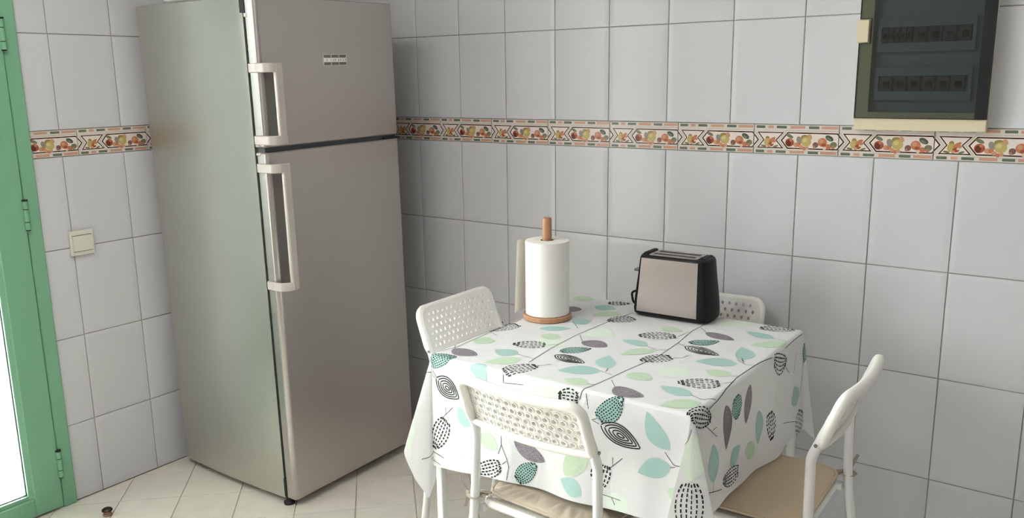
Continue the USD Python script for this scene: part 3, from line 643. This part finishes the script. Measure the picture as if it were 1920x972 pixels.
TWIGS = [
 [(1.9571, -1.0110), (1.9712, -0.9490), (1.9781, -0.8868), (1.9851, -0.8076), (1.9928, -0.7537), (2.0009, -0.6612), (1.9949, -0.5382), (1.9794, -0.4094), (1.9870, -0.2656), (2.0059, -0.2319)],
 [(1.7465, -0.8972), (1.7303, -0.7752), (1.7224, -0.6282), (1.7293, -0.4952), (1.7462, -0.3300)],
 [(1.7322, -0.9938), (1.7326, -1.0153), (1.7936, -1.0077)],
 [(2.2517, -0.9057), (2.2478, -0.8603), (2.2383, -0.7958), (2.2315, -0.7096), (2.2345, -0.6272), (2.2372, -0.5704), (2.2463, -0.4930)],
 [(2.2479, -0.3957), (2.2445, -0.3179), (2.2456, -0.2382)],
 [(1.4734, -0.9950), (1.4224, -1.0291), (1.3688, -1.0421)],
 [(1.4441, -1.0147), (1.5097, -1.0474)],
 [(1.7253, -1.1370), (1.7273, -1.1818), (1.7422, -1.2095), (1.7512, -1.2352), (1.7443, -1.2722)],
 [(1.7273, -1.1818), (1.7175, -1.2088)],
 [(1.9734, -0.9919), (1.9814, -1.0279)],
 [(1.7301, -1.2336), (1.7439, -1.2209)],
 [(1.5283, -1.1575), (1.5693, -1.1156)],
 [(1.5450, -1.1391), (1.5449, -1.1211)],
 [(1.3150, -1.2192), (1.5383, -1.2645)],
 [(1.3415, -1.2348), (1.5267, -1.2885)],
 [(2.0348, -1.1683), (2.0750, -1.1275)],
 [(2.0510, -1.1527), (2.0495, -1.1314)],
 [(2.0252, -1.2286), (2.0734, -1.2319)],
 [(2.0504, -1.2307), (2.0590, -1.2471)],
 [(1.7417, -1.1435), (1.7655, -1.1587)],
 [(1.7066, -0.7516), (1.7265, -0.7301)],
 [(1.6841, -0.8606), (1.7391, -0.8677)],
 [(1.7771, -0.9113), (1.8023, -0.8777)],
 [(1.7682, -0.6688), (1.7303, -0.6207)],
 [(1.9336, -0.8542), (1.9591, -0.8601), (1.9717, -0.8630)],
 [(1.9390, -0.8273), (1.9472, -0.8521)],
 [(1.9542, -0.9511), (1.9723, -0.9453)],
 [(2.0166, -0.9304), (1.9887, -0.8958)],
 [(1.6453, -0.5188), (1.6924, -0.5688)],
 [(2.0044, -1.0468), (1.9923, -1.0520)],
 [(2.0117, -1.0578), (1.9944, -1.0534)],
 [(1.9694, -0.4841), (1.9764, -0.4248)],
 [(1.9369, -0.6094), (1.9756, -0.6278), (1.9936, -0.6091)],
 [(2.0411, -0.6607), (2.0595, -0.6485), (2.0632, -0.6202)],
 [(2.0185, -0.4017), (1.9873, -0.3672)],
 [(2.0229, -0.5527), (1.9955, -0.5398)],
 [(2.1924, -0.5793), (2.2010, -0.5924)],
 [(2.2366, -0.3580), (2.1995, -0.3577)],
 [(2.2182, -0.2291), (2.2387, -0.2306)],
 [(2.1822, -0.5838), (2.2162, -0.6101), (2.2336, -0.6015)],
 [(2.1871, -0.5654), (2.2060, -0.5958)],
 [(2.2172, -0.7098), (2.2329, -0.6986)],
 [(2.2186, -0.7694), (2.2369, -0.7441)],
 [(2.1904, -0.8826), (2.2219, -0.8952), (2.2438, -0.8642)],
 [(2.2601, -1.0066), (2.2753, -1.0327), (2.2534, -1.0729)],
 [(2.2799, -0.9322), (2.3317, -0.8649)],
 [(2.3078, -0.8904), (2.3082, -0.8664)],
 [(2.1800, -1.0850), (2.2031, -1.1108), (2.2825, -1.0996)],
 [(2.1952, -1.1172), (2.2060, -1.1143)],
 [(2.4327, -0.8921), (2.4584, -0.8965)],
 [(2.4067, -1.0475), (2.4720, -0.8393)],
 [(2.4918, -0.2946), (2.4524, -0.4215)],
 [(2.3126, -0.2333), (2.4243, -0.2615)],
 [(2.2831, -0.2965), (2.3400, -0.3179)],
 [(2.2882, -0.4065), (2.3286, -0.3566)],
 [(1.4840, -0.9894), (1.5086, -0.9018), (1.4996, -0.7503), (1.4982, -0.5803)],
 [(1.5127, -0.9155), (1.4870, -0.8818)],
 [(1.4904, -0.7326), (1.5371, -0.7567)],
 [(1.3746, -1.0718), (1.3883, -1.0493)],
 [(1.4905, -0.9850), (1.4905, -1.0300), (1.4905, -1.1050)],
 [(1.4905, -1.0200), (1.5120, -1.0450)],
 [(1.4905, -1.0900), (1.4500, -1.1200)],
]

# ------------------------------------------------------------------ table, cloth
tb = thing('table', 'square white kitchen table under the leaf-print cloth', 'table', (0, 0, 0))
obj('tabletop', rbox((TX0 + .004, TY0 + .004, .722), (TX1 - .004, TY1 - .004, .750), .006), whitesteel_m, tb)
obj('apron', cat_([cbox((TX0 + .03, y, .66), (TX1 - .03, y + .018, .722), .002) for y in (TY0 + .025, TY1 - .043)] + [cbox((x, TY0 + .03, .66), (x + .018, TY1 - .03, .722), .002) for x in (TX0 + .025, TX1 - .043)]), whitesteel_m, tb)
for x in (TX0 + .005, TX1 - .005 - .022):
    for y in (TY0 + .005, TY1 - .005 - .022):
        obj('leg', rbox((x, y, 0), (x + .022, y + .022, .722), .004), whitesteel_m, tb)

cl = thing('tablecloth', 'white cotton cloth printed with mint, grey and black leaves, draped over the table', 'tablecloth', (0, 0, 0))
def grid_lines(lo, hi, a, b):
    g = [np.arange(a - .004, a + 2.2 * CR, .0018), np.arange(b - 2.2 * CR, b + .004, .0018), np.linspace(lo, a - .004, 46), np.linspace(a + 2.2 * CR, b - 2.2 * CR, 60), np.linspace(b + .004, hi, 46)]
    return np.unique(np.round(np.concatenate(g), 5))
def quad_uv(s, t):
    a, b, c, d = (np.array(CLOTH_QUAD[k]) for k in ('fl', 'fr', 'br', 'bl')); s, t = s[..., None], t[..., None]
    return a * (1 - s) * (1 - t) + b * s * (1 - t) + c * s * t + d * (1 - s) * t
lo_u, hi_u, lo_v, hi_v = min(CLOTH_QUAD['fl'][0], CLOTH_QUAD['bl'][0]), CLOTH_QUAD['br'][0], CLOTH_QUAD['fl'][1], CLOTH_QUAD['br'][1]
gu, gv = grid_lines(lo_u, hi_u, TX0, TX1), grid_lines(lo_v, hi_v, TY0, TY1)
qpoly = sg.Polygon([CLOTH_QUAD[k] for k in ('fl', 'fr', 'br', 'bl')])
UU, VV = np.meshgrid(gu, gv)
# pull the outer grid onto the hem
def hem_v(u, front):
    a, b = (np.array(CLOTH_QUAD[k]) for k in (('fl', 'fr') if front else ('bl', 'br'))); t = np.clip((u - a[0]) / (b[0] - a[0]), 0, 1); return a[1] + (b[1] - a[1]) * t + .017 * front * np.sin(PI * t)
def hem_u(v, lft):
    a, b = (np.array(CLOTH_QUAD[k]) for k in (('fl', 'bl') if lft else ('fr', 'br'))); return a[0] + (b[0] - a[0]) * np.clip((v - a[1]) / (b[1] - a[1]), 0, 1)
V2 = np.where(VV < TY0, TY0 + (VV - TY0) * (TY0 - hem_v(UU, True)) / (TY0 - lo_v), np.where(VV > TY1, TY1 + (VV - TY1) * (hem_v(UU, False) - TY1) / (hi_v - TY1), VV))
U2 = np.where(UU < TX0, TX0 + (UU - TX0) * (TX0 - hem_u(VV, True)) / (TX0 - lo_u), np.where(UU > TX1, TX1 + (UU - TX1) * (hem_u(VV, False) - TX1) / (hi_u - TX1), UU))
P = drape(U2, V2); nv, nu = UU.shape; i = np.arange(nu * nv).reshape(nv, nu)
q = np.stack([i[:-1, :-1], i[:-1, 1:], i[1:, 1:], i[1:, :-1]], -1).reshape(-1, 4)
obj('cloth', (P.reshape(-1, 3), q), cloth_m, cl, smooth=True)
# -- the print: leaves and twigs lying on the cloth
INK = dict(k=lin(28, 27, 30), aqua=lin(170, 203, 196), green=lin(196, 217, 188), grey=lin(148, 140, 148), greyd=lin(84, 76, 84), pale=lin(214, 232, 208), teal=lin(160, 197, 190), mid=lin(150, 146, 148), wash=lin(226, 237, 222), twig=lin(70, 64, 62))
def on_cloth(uv, lift):
    uv = np.array(uv, float)                                       # nothing is printed past the hem
    uv[:, 1] = np.clip(uv[:, 1], hem_v(uv[:, 0], True) + .002, hem_v(uv[:, 0], False) - .002); uv[:, 0] = np.clip(uv[:, 0], hem_u(uv[:, 1], True) + .002, hem_u(uv[:, 1], False) - .002)
    return drape(uv[:, 0], uv[:, 1]) + drape_normal(uv[:, 0], uv[:, 1]) * lift
class Ink:
    def __init__(s): s.v, s.f, s.c, s.n = [], [], [], 0
    def add(s, v, f, c):
        s.v.append(v); f = np.asarray(f)
        if f.shape[1] == 4: f = np.vstack([f[:, :3], f[:, [0, 2, 3]]])
        s.f.append(f + s.n); s.c += [c] * len(f); s.n += len(v)
    def strip(s, line, w, c, lift):                                 # a line of width w on the flat cloth
        line = np.asarray(line, float); t = np.gradient(line, axis=0); t /= np.linalg.norm(t, axis=1, keepdims=True) + 1e-12
        n = np.c_[-t[:, 1], t[:, 0]] * (np.broadcast_to(w, (len(line),)) / 2)[:, None]
        m = len(line); f = [[k, k + 1, m + k + 1, m + k] for k in range(m - 1)]
        s.add(on_cloth(np.vstack([line - n, line + n]), lift), f, c)
    def save(s, name, parent): return obj(name, (np.vstack(s.v), np.vstack(s.f)), ink_m, parent, color=np.array(s.c))
def leaf(kind, u0, v0, u1, v1, w, seed):
    r = np.random.default_rng(seed); a = np.array([u0, v0]); d = np.array([u1, v1]) - a; L = np.linalg.norm(d); d /= L; n = np.array([-d[1], d[0]])
    if kind in 'KTP': prof = lambda t: np.sin(PI * np.clip(t, 0, 1)**.85)**.62
    elif kind == 'D': prof = lambda t: np.sin(PI * np.clip(t, 0, 1)**.90)**.70
    else: prof = lambda t: np.sin(PI * np.clip(t, 0, 1)**.82)**.85
    bend = r.normal(0, .05) * L
    at = lambda t, s: a + np.multiply.outer(t * L, d) + np.multiply.outer(s * prof(t) * w / 2 + bend * np.sin(PI * t), n)
    ink = Ink()
    fill = {'A': 'aqua', 'G': 'green', 'P': 'green', 'D': 'grey', 'T': 'teal', 'R': 'teal', 'M': 'mid', 'W': 'wash'}.get(kind)
    if fill:
        t = np.linspace(0.001, .999, 25); s = np.linspace(-1, 1, 9)
        tt, ss = np.meshgrid(t, s, indexing='ij'); uv = np.array([at(x, y) for x, y in zip(tt.ravel(), ss.ravel())]); k = np.arange(225).reshape(25, 9)
        ink.add(on_cloth(uv, .0005 if kind != 'W' else .0003), np.stack([k[:-1, :-1], k[:-1, 1:], k[1:, 1:], k[1:, :-1]], -1).reshape(-1, 4), INK[fill])
    def dash(t0, t1, s, wd, c, lift=.0009):
        t = np.linspace(t0, t1, 3); ink.strip([at(x, s) for x in t], wd, c, lift)
    if kind in 'KTR':                                               # rows of dashes that follow the outline
        rws, dl, gp, wd = {'K': (6, .0075, .0042, .0038), 'T': (8, .0040, .0034, .0028), 'R': (8, .0062, .0026, .0018)}[kind]
        for j in range(rws):
            s = -1 + 2 * j / (rws - 1); t = .04 + r.uniform(0, .05)
            while t < .97:
                if prof(t) * w / 2 * abs(s) < .002 and abs(s) > .1 and t > .1: break
                dash(t, min(t + dl / L * r.uniform(.8, 1.2), .985), s * .95, wd * r.uniform(.8, 1.2), INK['k']); t += (dl + gp) / L
    if kind in 'LM':                                                # nested outlines
        for q in np.linspace(.96, .16, 5):
            m = .5 - .5 * q**.9
            for sgn in (-1, 1):
                t = np.linspace(m + .002, 1 - m - .002, 22); pr = prof(np.linspace(.004, .996, 22)) / np.maximum(prof(t), 1e-6)
                ink.strip([at(x, sgn * q * y) for x, y in zip(t, np.minimum(pr, 1.0))], .0029 if kind == 'L' else .0014, INK['k'] if kind == 'L' else INK['greyd'], .0009)
    if kind == 'D':                                                 # speckled
        for _ in range(170):
            t, s = r.uniform(.05, .93), r.uniform(-.92, .92); dash(t, t + .016, s, .0013, INK['greyd'])
    if kind in 'PG':
        for q in (.82, .6, .38) if kind == 'P' else ():
            m = .5 - .5 * q
            for sgn in (-1, 1): ink.strip([at(x, sgn * q) for x in np.linspace(m, 1 - m, 16)], .0012, INK['pale'], .0009)
    return ink.save('printed_leaf', cl)
for k, l in enumerate(LEAVES): leaf(*l, 100 + k)
for tw_ in TWIGS:
    ink = Ink(); p = np.array(tw_); d = np.r_[0, np.cumsum(np.linalg.norm(np.diff(p, axis=0), axis=1))]
    s = np.linspace(0, d[-1], max(4, int(d[-1] / .006))); line = np.c_[np.interp(s, d, p[:, 0]), np.interp(s, d, p[:, 1])]
    ink.strip(line, .0019 if d[-1] > .2 else .0014, INK['twig'], .0007); ink.save('printed_twig', cl)

# ------------------------------------------------------------------ paper towel holder and roll
TC = (1.553, -.520); ZC = TZ + .0012
th = thing('towel_holder', 'beech wood kitchen roll holder with a round base and upright peg', 'holder', (*TC, ZC))
obj('base', lathe([(0, 0), (.072, 0), (.0745, .002), (.0745, .0125), (.072, .0150), (0, .0150)], sections=64), wood_m, th)
obj('peg', lathe([(0, .014), (.0142, .014), (.0142, .3050), (.0130, .3085), (.0095, .3100), (0, .3100)], sections=32), wood_m, th)
pr = thing('paper_towel_roll', 'white paper towel roll with a loose end, on the wooden holder', 'paper towel', (*TC, ZC + .0152))
RO, RI, RHT = .0665, .0205, .226
obj('paper', lathe([(RI, 0), (RO - .002, 0), (RO, .0015), (RO, RHT - .0015), (RO - .0025, RHT), (RI, RHT), (RI, 0)], sections=72), paper_m, pr, smooth=40)
obj('core', lathe([(RI - .0018, .001), (RI - .0002, .001), (RI - .0002, RHT - .001), (RI - .0018, RHT - .001), (RI - .0018, .001)], sections=40), card_m, pr)
Sx = math.atan2(-S[1], -S[0])                                       # towards the picture's left
th_ = np.linspace(Sx - 1.75, Sx + .12, 30); w_ = np.clip((th_ - th_[0]) / (th_[-1] - th_[0]), 0, 1)
outer = []
for z, ex in ((0.000, .034), (.5, .029), (1.0, .0235)):
    outer.append(np.c_[(RO + .0006 + ex * w_**1.7) * np.cos(th_), (RO + .0006 + ex * w_**1.7) * np.sin(th_), np.full(30, .001 + z * (RHT - .002))])
v = np.array(outer); n_ = 30; v2 = np.concatenate([v, v * np.array([.991, .991, 1])]).reshape(-1, 3); f = []
for a in range(2):
    for b in range(n_ - 1): f += [[a * n_ + b, a * n_ + b + 1, (a + 1) * n_ + b + 1, (a + 1) * n_ + b]]
f2 = [[x + 3 * n_ for x in q[::-1]] for q in f]
rim = [[b, b + 1, 3 * n_ + b + 1, 3 * n_ + b] for b in range(n_ - 1)] + [[2 * n_ + b, 5 * n_ + b, 5 * n_ + b + 1, 2 * n_ + b + 1] for b in range(n_ - 1)] + [[a * n_ + n_ - 1, 3 * n_ + a * n_ + n_ - 1, 3 * n_ + (a + 1) * n_ + n_ - 1, (a + 1) * n_ + n_ - 1] for a in range(2)]
obj('loose_sheet', (v2, np.array(f + f2 + rim)), sheet_m, pr, smooth=40)

# ------------------------------------------------------------------ toaster
to = thing('toaster', 'black two-slot toaster with brushed steel sides, on the tablecloth', 'toaster', (1.872, -.2870, ZC), 2.0)
def oval(L, W, bulge, r=.02, n=13):
    y = np.linspace(-1, 1, n); xr = L / 2 + bulge * (1 - y**2); y_ = y * W / 2
    q = sg.Polygon(list(zip(xr, y_)) + list(zip(-xr[::-1], y_[::-1]))); q = q.buffer(-r).buffer(r, quad_segs=5)
    out = []
    for a in np.linspace(0, 2 * PI, 73)[:-1]:                       # the same directions at every height
        d = np.array([math.cos(a) * L, math.sin(a) * W]); d /= np.linalg.norm(d)
        out.append(np.array(sg.LineString([(0, 0), tuple(d * .4)]).intersection(q.exterior).coords[0]))
    return np.array(out)
def loft(sec):
    v = np.vstack([np.c_[o, np.full(len(o), z)] for z, o in sec]); n = len(sec[0][1]); f = []
    for k in range(len(sec) - 1):
        for a in range(n): b = (a + 1) % n; f += [[k * n + a, k * n + b, (k + 1) * n + b], [k * n + a, (k + 1) * n + b, (k + 1) * n + a]]
    c0, c1 = len(v), len(v) + 1; v = np.vstack([v, [[0, 0, sec[0][0]], [0, 0, sec[-1][0]]]])
    f += [[c0, (a + 1) % n, a] for a in range(n)] + [[c1, (len(sec) - 1) * n + a, (len(sec) - 1) * n + (a + 1) % n] for a in range(n)]
    m = trimesh.Trimesh(v, f, process=False); m.fix_normals(); return m
Lb, Wb = .222, .130
secs = [(.004, oval(Lb - .012, Wb - .012, .014)), (.010, oval(Lb, Wb, .016)), (.022, oval(Lb + .002, Wb, .017)), (.05, oval(Lb - .001, Wb - .002, .017)), (.085, oval(Lb - .008, Wb - .006, .0165)), (.12, oval(Lb - .016, Wb - .010, .016)), (.160, oval(Lb - .023, Wb - .015, .0155)), (.179, oval(Lb - .026, Wb - .018, .015)), (.186, oval(Lb - .032, Wb - .023, .014)), (.1885, oval(Lb - .042, Wb - .032, .013, .016))]
obj('body', loft(secs), black_m, to, smooth=50)
for x in (-.075, .075):
    for y in (-.04, .04): obj('foot', lathe([(0, 0), (.009, 0), (.009, .006), (0, .006)], (x, y, 0), 14), black_m, to)
for sgn in (-1, 1):                                                # steel sides, following the taper
    pts = []
    for z, w, xa, xb in ((.0165, Wb, -.103, .090), (.05, Wb - .002, -.102, .089), (.085, Wb - .006, -.0985, .0885), (.12, Wb - .010, -.0965, .088), (.160, Wb - .015, -.0945, .087), (.1815, Wb - .0195, -.0935, .0865)):
        pts.append([(xa, sgn * (w / 2 + .0016), z), (xb, sgn * (w / 2 + .0016), z), (xb, sgn * (w / 2 - .004), z), (xa, sgn * (w / 2 - .004), z)])
    v = np.array(pts).reshape(-1, 3); f = [[4 * k + a, 4 * k + (a + 1) % 4, 4 * k + 4 + (a + 1) % 4, 4 * k + 4 + a] for k in range(5) for a in range(4)] + [[3, 2, 1, 0], [20, 21, 22, 23]]
    f = np.array(f); m = trimesh.Trimesh(v, np.vstack([f[:, :3], f[:, [0, 2, 3]]]), process=False); m.fix_normals()
    obj('side_panel', m, chrome_m, to, smooth=20)
tp_ = rrect(-.078, -.041, .078, .041, .006).difference(rrect(-.066, -.030, .066, -.008, .003)).difference(rrect(-.066, .008, .066, .030, .003))
obj('top_plate', xf(extrude(tp_, .0025), trimesh.transformations.translation_matrix((0, 0, .1883))), chrome_m, to, smooth=20)
obj('slot_well', xf(extrude(rrect(-.068, -.032, .068, .032, .004), .001), trimesh.transformations.translation_matrix((0, 0, .1879))), dark_m, to)  # flat black sheet standing for the dark inside of the slots
for x0, x1, zt in ((-.104, -.080, .1955), (.082, .1035, .1925)):
    obj('end_cap', hull(np.vstack([rbox((x0, -.044, .172), (x1, .044, .184), .008).vertices, rbox((x0 + .006 * (x0 < 0), -.034, .180), (x1 - .005 * (x0 > 0), .040, zt), .006).vertices])), black_m, to, smooth=50)
obj('lever', rbox((-.136, -.020, .128), (-.108, .006, .136), .003), recess_m, to, smooth=50)
obj('cord', tube(round_path([(-.120, .002, .016), (-.146, .000, .020), (-.153, .002, .052), (-.140, .008, .060), (-.131, .016, .042), (-.136, .034, .0050), (-.120, .072, .0040), (-.02, .078, .0040)], .012, 6), .0036, 8), black_m, to, smooth=50)

# ------------------------------------------------------------------ chairs
LEAN = np.array([0, -.050, .1425]); LEAN_N = np.array([0, -LEAN[2], LEAN[1]]) / np.linalg.norm(LEAN)   # points to the back of the chair... and down
B0 = np.array([0, -.180, .643]); LL = np.linalg.norm(LEAN); LD = LEAN / LL; ND = np.cross(np.array([1., 0, 0]), LD)   # ND: towards the back is -ND... see bow()
if ND[1] > 0: ND = -ND
def bow(p2, off):
    """panel coordinates (across, up along the back) and an offset towards the rear -> chair coordinates"""
    p2 = np.asarray(p2, float); a, h = p2[:, 0], p2[:, 1]
    back_ = off + .016 * (1 - (a / .18)**2)
    return B0 + np.outer(a, [1., 0, 0]) + np.outer(h, LD) + np.outer(back_, ND)
HW0, HW1 = .184, .1805
outline = sg.Polygon([(-HW0, 0), (HW0, 0), (HW1, LL), (-HW1, LL)]).buffer(-.036).buffer(.036, quad_segs=8)
outline = outline.union(sg.Polygon([(-HW0, 0), (HW0, 0), (HW0 - .002, .06), (-HW0 + .002, .06)]).buffer(-.012).buffer(.012, quad_segs=5))
holes, centers = [], []
for r_ in range(6):
    for c_ in range(14 - (r_ % 2)):
        x = (c_ - (13 - (r_ % 2)) / 2) * .0232; y = .026 + r_ * .0198
        if outline.buffer(-.020).contains(sg.Point(x, y)):
            centers.append((x, y)); holes.append(sa.translate(sa.scale(sg.Point(0, 0).buffer(1, quad_segs=3), .0046, .0058), x, y))
plate2 = outline.buffer(-.0065).difference(shapely.ops.unary_union(holes))
def bent(poly, t0, t1):
    out = []
    for k in range(-20, 20):                                       # upright strips, so that the bend stays even
        g = poly.intersection(sg.box(k * .01175, -1, (k + 1) * .01175, 1))
        for q in getattr(g, 'geoms', [g]):
            if not isinstance(q, sg.Polygon) or q.area < 1e-9: continue
            v, f = trimesh.creation.triangulate_polygon(q, engine='earcut'); f = np.asarray(f); n = len(v)
            w = np.vstack([bow(v, np.full(n, t0)), bow(v, np.full(n, t1))]); out.append(trimesh.Trimesh(w, np.vstack([f[:, ::-1], f + n]), process=False))
    wall = []
    for q in getattr(poly, 'geoms', [poly]):
        for r in [q.exterior] + list(q.interiors):
            c = np.array(r.segmentize(.006).coords)[:-1]; n = len(c); w = np.vstack([bow(c, np.full(n, t0)), bow(c, np.full(n, t1))])
            wall.append(trimesh.Trimesh(w, [x for i in range(n) for x in ([i, (i + 1) % n, (i + 1) % n + n], [i, (i + 1) % n + n, i + n])], process=False))
    m = cat_(out + wall); m.merge_vertices(); return m
panel_mesh = bent(plate2, -.0024, .0030)
rings = []
for x, y in centers:
    o = sa.translate(sa.scale(sg.Point(0, 0).buffer(1, quad_segs=3), .0098, .0092), x, y).difference(sa.translate(sa.scale(sg.Point(0, 0).buffer(1, quad_segs=3), .0066, .0066), x, y))
    rings.append(bent(o, .0024, .0052))
ring_mesh = cat_(rings)
c = np.array(outline.buffer(-.0075).exterior.coords); d = np.r_[0, np.cumsum(np.linalg.norm(np.diff(c, axis=0), axis=1))]; s = np.linspace(0, d[-1], 91)[:-1]
rimp = np.c_[np.interp(s, d, c[:, 0]), np.interp(s, d, c[:, 1])]
low = np.clip(1 - rimp[:, 1] / .03, 0, 1)
rim_mesh = tube(bow(rimp, np.full(len(rimp), .0108) - .004 * low), .0132 - .0055 * low, 10, closed=True)
LR = .0118
def leg_paths():
    out = []
    for sx in (-1, 1):
        up = bow(np.array([[sx * (HW0 - .008), .015], [sx * (HW0 - .009), .05], [sx * (HW1 - .006), .09]]), np.array([.006, .006, .006]))
        out.append((round_path(np.vstack([[(sx * .192, -.240, 0), (sx * .183, -.180, .44), (sx * (HW0 - .006), -.177, .622)], up]), .05, 7), True))
        out.append((round_path([(sx * .183, .178, 0.0), (sx * .174, .156, .398), (sx * .172, -.172, .402)], .05, 8), False))
    return out
def make_chair(label, group):
    t = thing('dining_chair', label, 'chair', group=group)
    b = obj('backrest', panel_mesh, white_m, t, smooth=35); obj('back_rim', rim_mesh, white_m, b, smooth=60); obj('hole_collars', ring_mesh, white_m, b, smooth=False)
    for p, rear in leg_paths():
        r = np.full(len(p), LR)
        if rear: r[-8:] = np.linspace(LR, .0095, 8)
        obj('leg', tube(p, r, 14), whitesteel_m, t, smooth=50)
    for sx in (-1, 1):
        m = trimesh.creation.cylinder(.0042, .003, sections=10); m.apply_transform(trimesh.transformations.rotation_matrix(PI / 2, (0, 1, 0))); m.apply_translation((sx * (HW0 + .0055), -.188, .657)); obj('screw', m, recess_m, t)
    so = rrect(-.182, -.165, .182, .176, .04)
    hl = [sg.Point(x, y).buffer(.006, quad_segs=3) for x in np.arange(-.13, .131, .026) for y in np.arange(-.12, .131, .026)]
    seat = extrude(so.difference(shapely.ops.unary_union(hl)), .008); seat.apply_translation((0, 0, .412))
    st = obj('seat', seat, white_m, t, smooth=30)
    sp = np.array(so.buffer(-.006).exterior.coords)[:-1]
    obj('seat_rim', tube(np.c_[sp, np.full(len(sp), .4135)], .0100, 8, closed=True, flat=1.0), white_m, st, smooth=60)
    return t
first = make_chair('white perforated chair seen from behind in front of the table, cushion tied on', 'white chairs around the table')
def move(o, loc, rz):
    x = UsdGeom.Xformable(o); x.ClearXformOpOrder()
    for op, val in ((x.AddTranslateOp(), Gf.Vec3d(*loc)), (x.AddRotateZOp(), rz)): op.Set(val)
move(first, CH_FRONT[0], CH_FRONT[1])
def chair_copy(label, loc, rz):
    r = UsdGeom.Xform.Define(stage, '/World/' + numbered('/World', 'dining_chair')).GetPrim()
    r.GetReferences().AddInternalReference(first.GetPath()); r.SetInstanceable(True)
    tag(r, label, 'chair', 'white chairs around the table')
    move(r, loc, rz)
    return r
chair_copy('white perforated chair at the right end of the table, seen from its side', *CH_RIGHT)
chair_copy('white perforated chair at the far left of the table beside the fridge', *CH_LEFT)
chair_copy('white perforated chair between table and wall, its back showing beside the toaster', *CH_BACK)

# -- seat cushions, tied to the rear legs
def cushion(label, loc, rz, seed, h, wr, mat, gather, W):
    t = thing('seat_cushion', label, 'cushion', loc, rz, group=None)
    pad = pillow(W, W, h, n=44, p=6, wr=wr, seed=seed)
    if gather:                                                     # a puckered seam along the edge
        v = pad.vertices.copy(); rr = np.maximum(abs(v[:, 0]), abs(v[:, 1])) / (W / 2); an = np.arctan2(v[:, 1], v[:, 0])
        v[:, 2] += .0042 * np.sin(an * 46 + 5 * meshkit.noise(np.c_[an * 4, an * 0, an * 0], 3)) * np.exp(-((rr - .84) / .10)**2) * (v[:, 2] > 0); pad.vertices = v
    pad.apply_translation((0, .020, 0.4240 + h / 2)); obj('pad', pad, mat, t, smooth=True)
    o = rrect(-W / 2 + .002, -W / 2 + .022, W / 2 - .002, W / 2 + .018, .045, 8); c = np.array(o.exterior.coords)[:-1]
    obj('piping', tube(np.c_[c, np.full(len(c), 0.4240 + h / 2)], .0042, 8, closed=True), mat, t, smooth=60)
    for sx in (-1, 1):
        lx, ly, z = sx * .1830, -.1800, 0.4240 + h / 2
        R_ = LR + .0035
        a0 = math.radians(60 if sx < 0 else 120)
        loop = [(sx * .155, -.150, z - .002), (lx - sx * .004, ly + R_ + .004, z)] + [(lx + R_ * math.cos(a), ly + R_ * math.sin(a), z - .004) for a in (np.radians(np.linspace(90, 90 + sx * -330, 16)))] + [(sx * .160, -.156, z - .006)]
        tie = tube(round_path(loop, .006, 4), .0078, 8, flat=.26, up=(0, 0, 1.))
        k = obj('tie', tie, tie_m, t, smooth=60)
        kx, ky = lx + sx * (R_ + .006), ly + .002
        obj('tie_knot', xf(rbox((-.008, -.009, -.008), (.008, .009, .008), .005), trimesh.transformations.translation_matrix((kx, ky, z - .004))), tie_m, k, smooth=60)
        obj('tie_end', cat_([tube([(kx, ky, z - .004), (kx + sx * .012, ky - .006, z + .012), (kx + sx * .018, ky - .016, z + .036)], [.004, .0060, .0045], 6, flat=.4), tube([(kx, ky, z - .004), (kx + sx * .010, ky + .004, z - .020), (kx + sx * .012, ky - .004, z - .045)], [.004, .0055, .004], 6, flat=.4)]), tie_m, k, smooth=60)
    return t
cushion('puffy beige seat cushion with puckered seam on the chair seen from behind', *CUSH_FRONT, 11, .031, .004, beige_m, True, .350)
cushion('flat taupe seat cushion on the chair at the right end of the table', *CUSH_RIGHT, 23, .026, .002, taupe_m, False, .366)
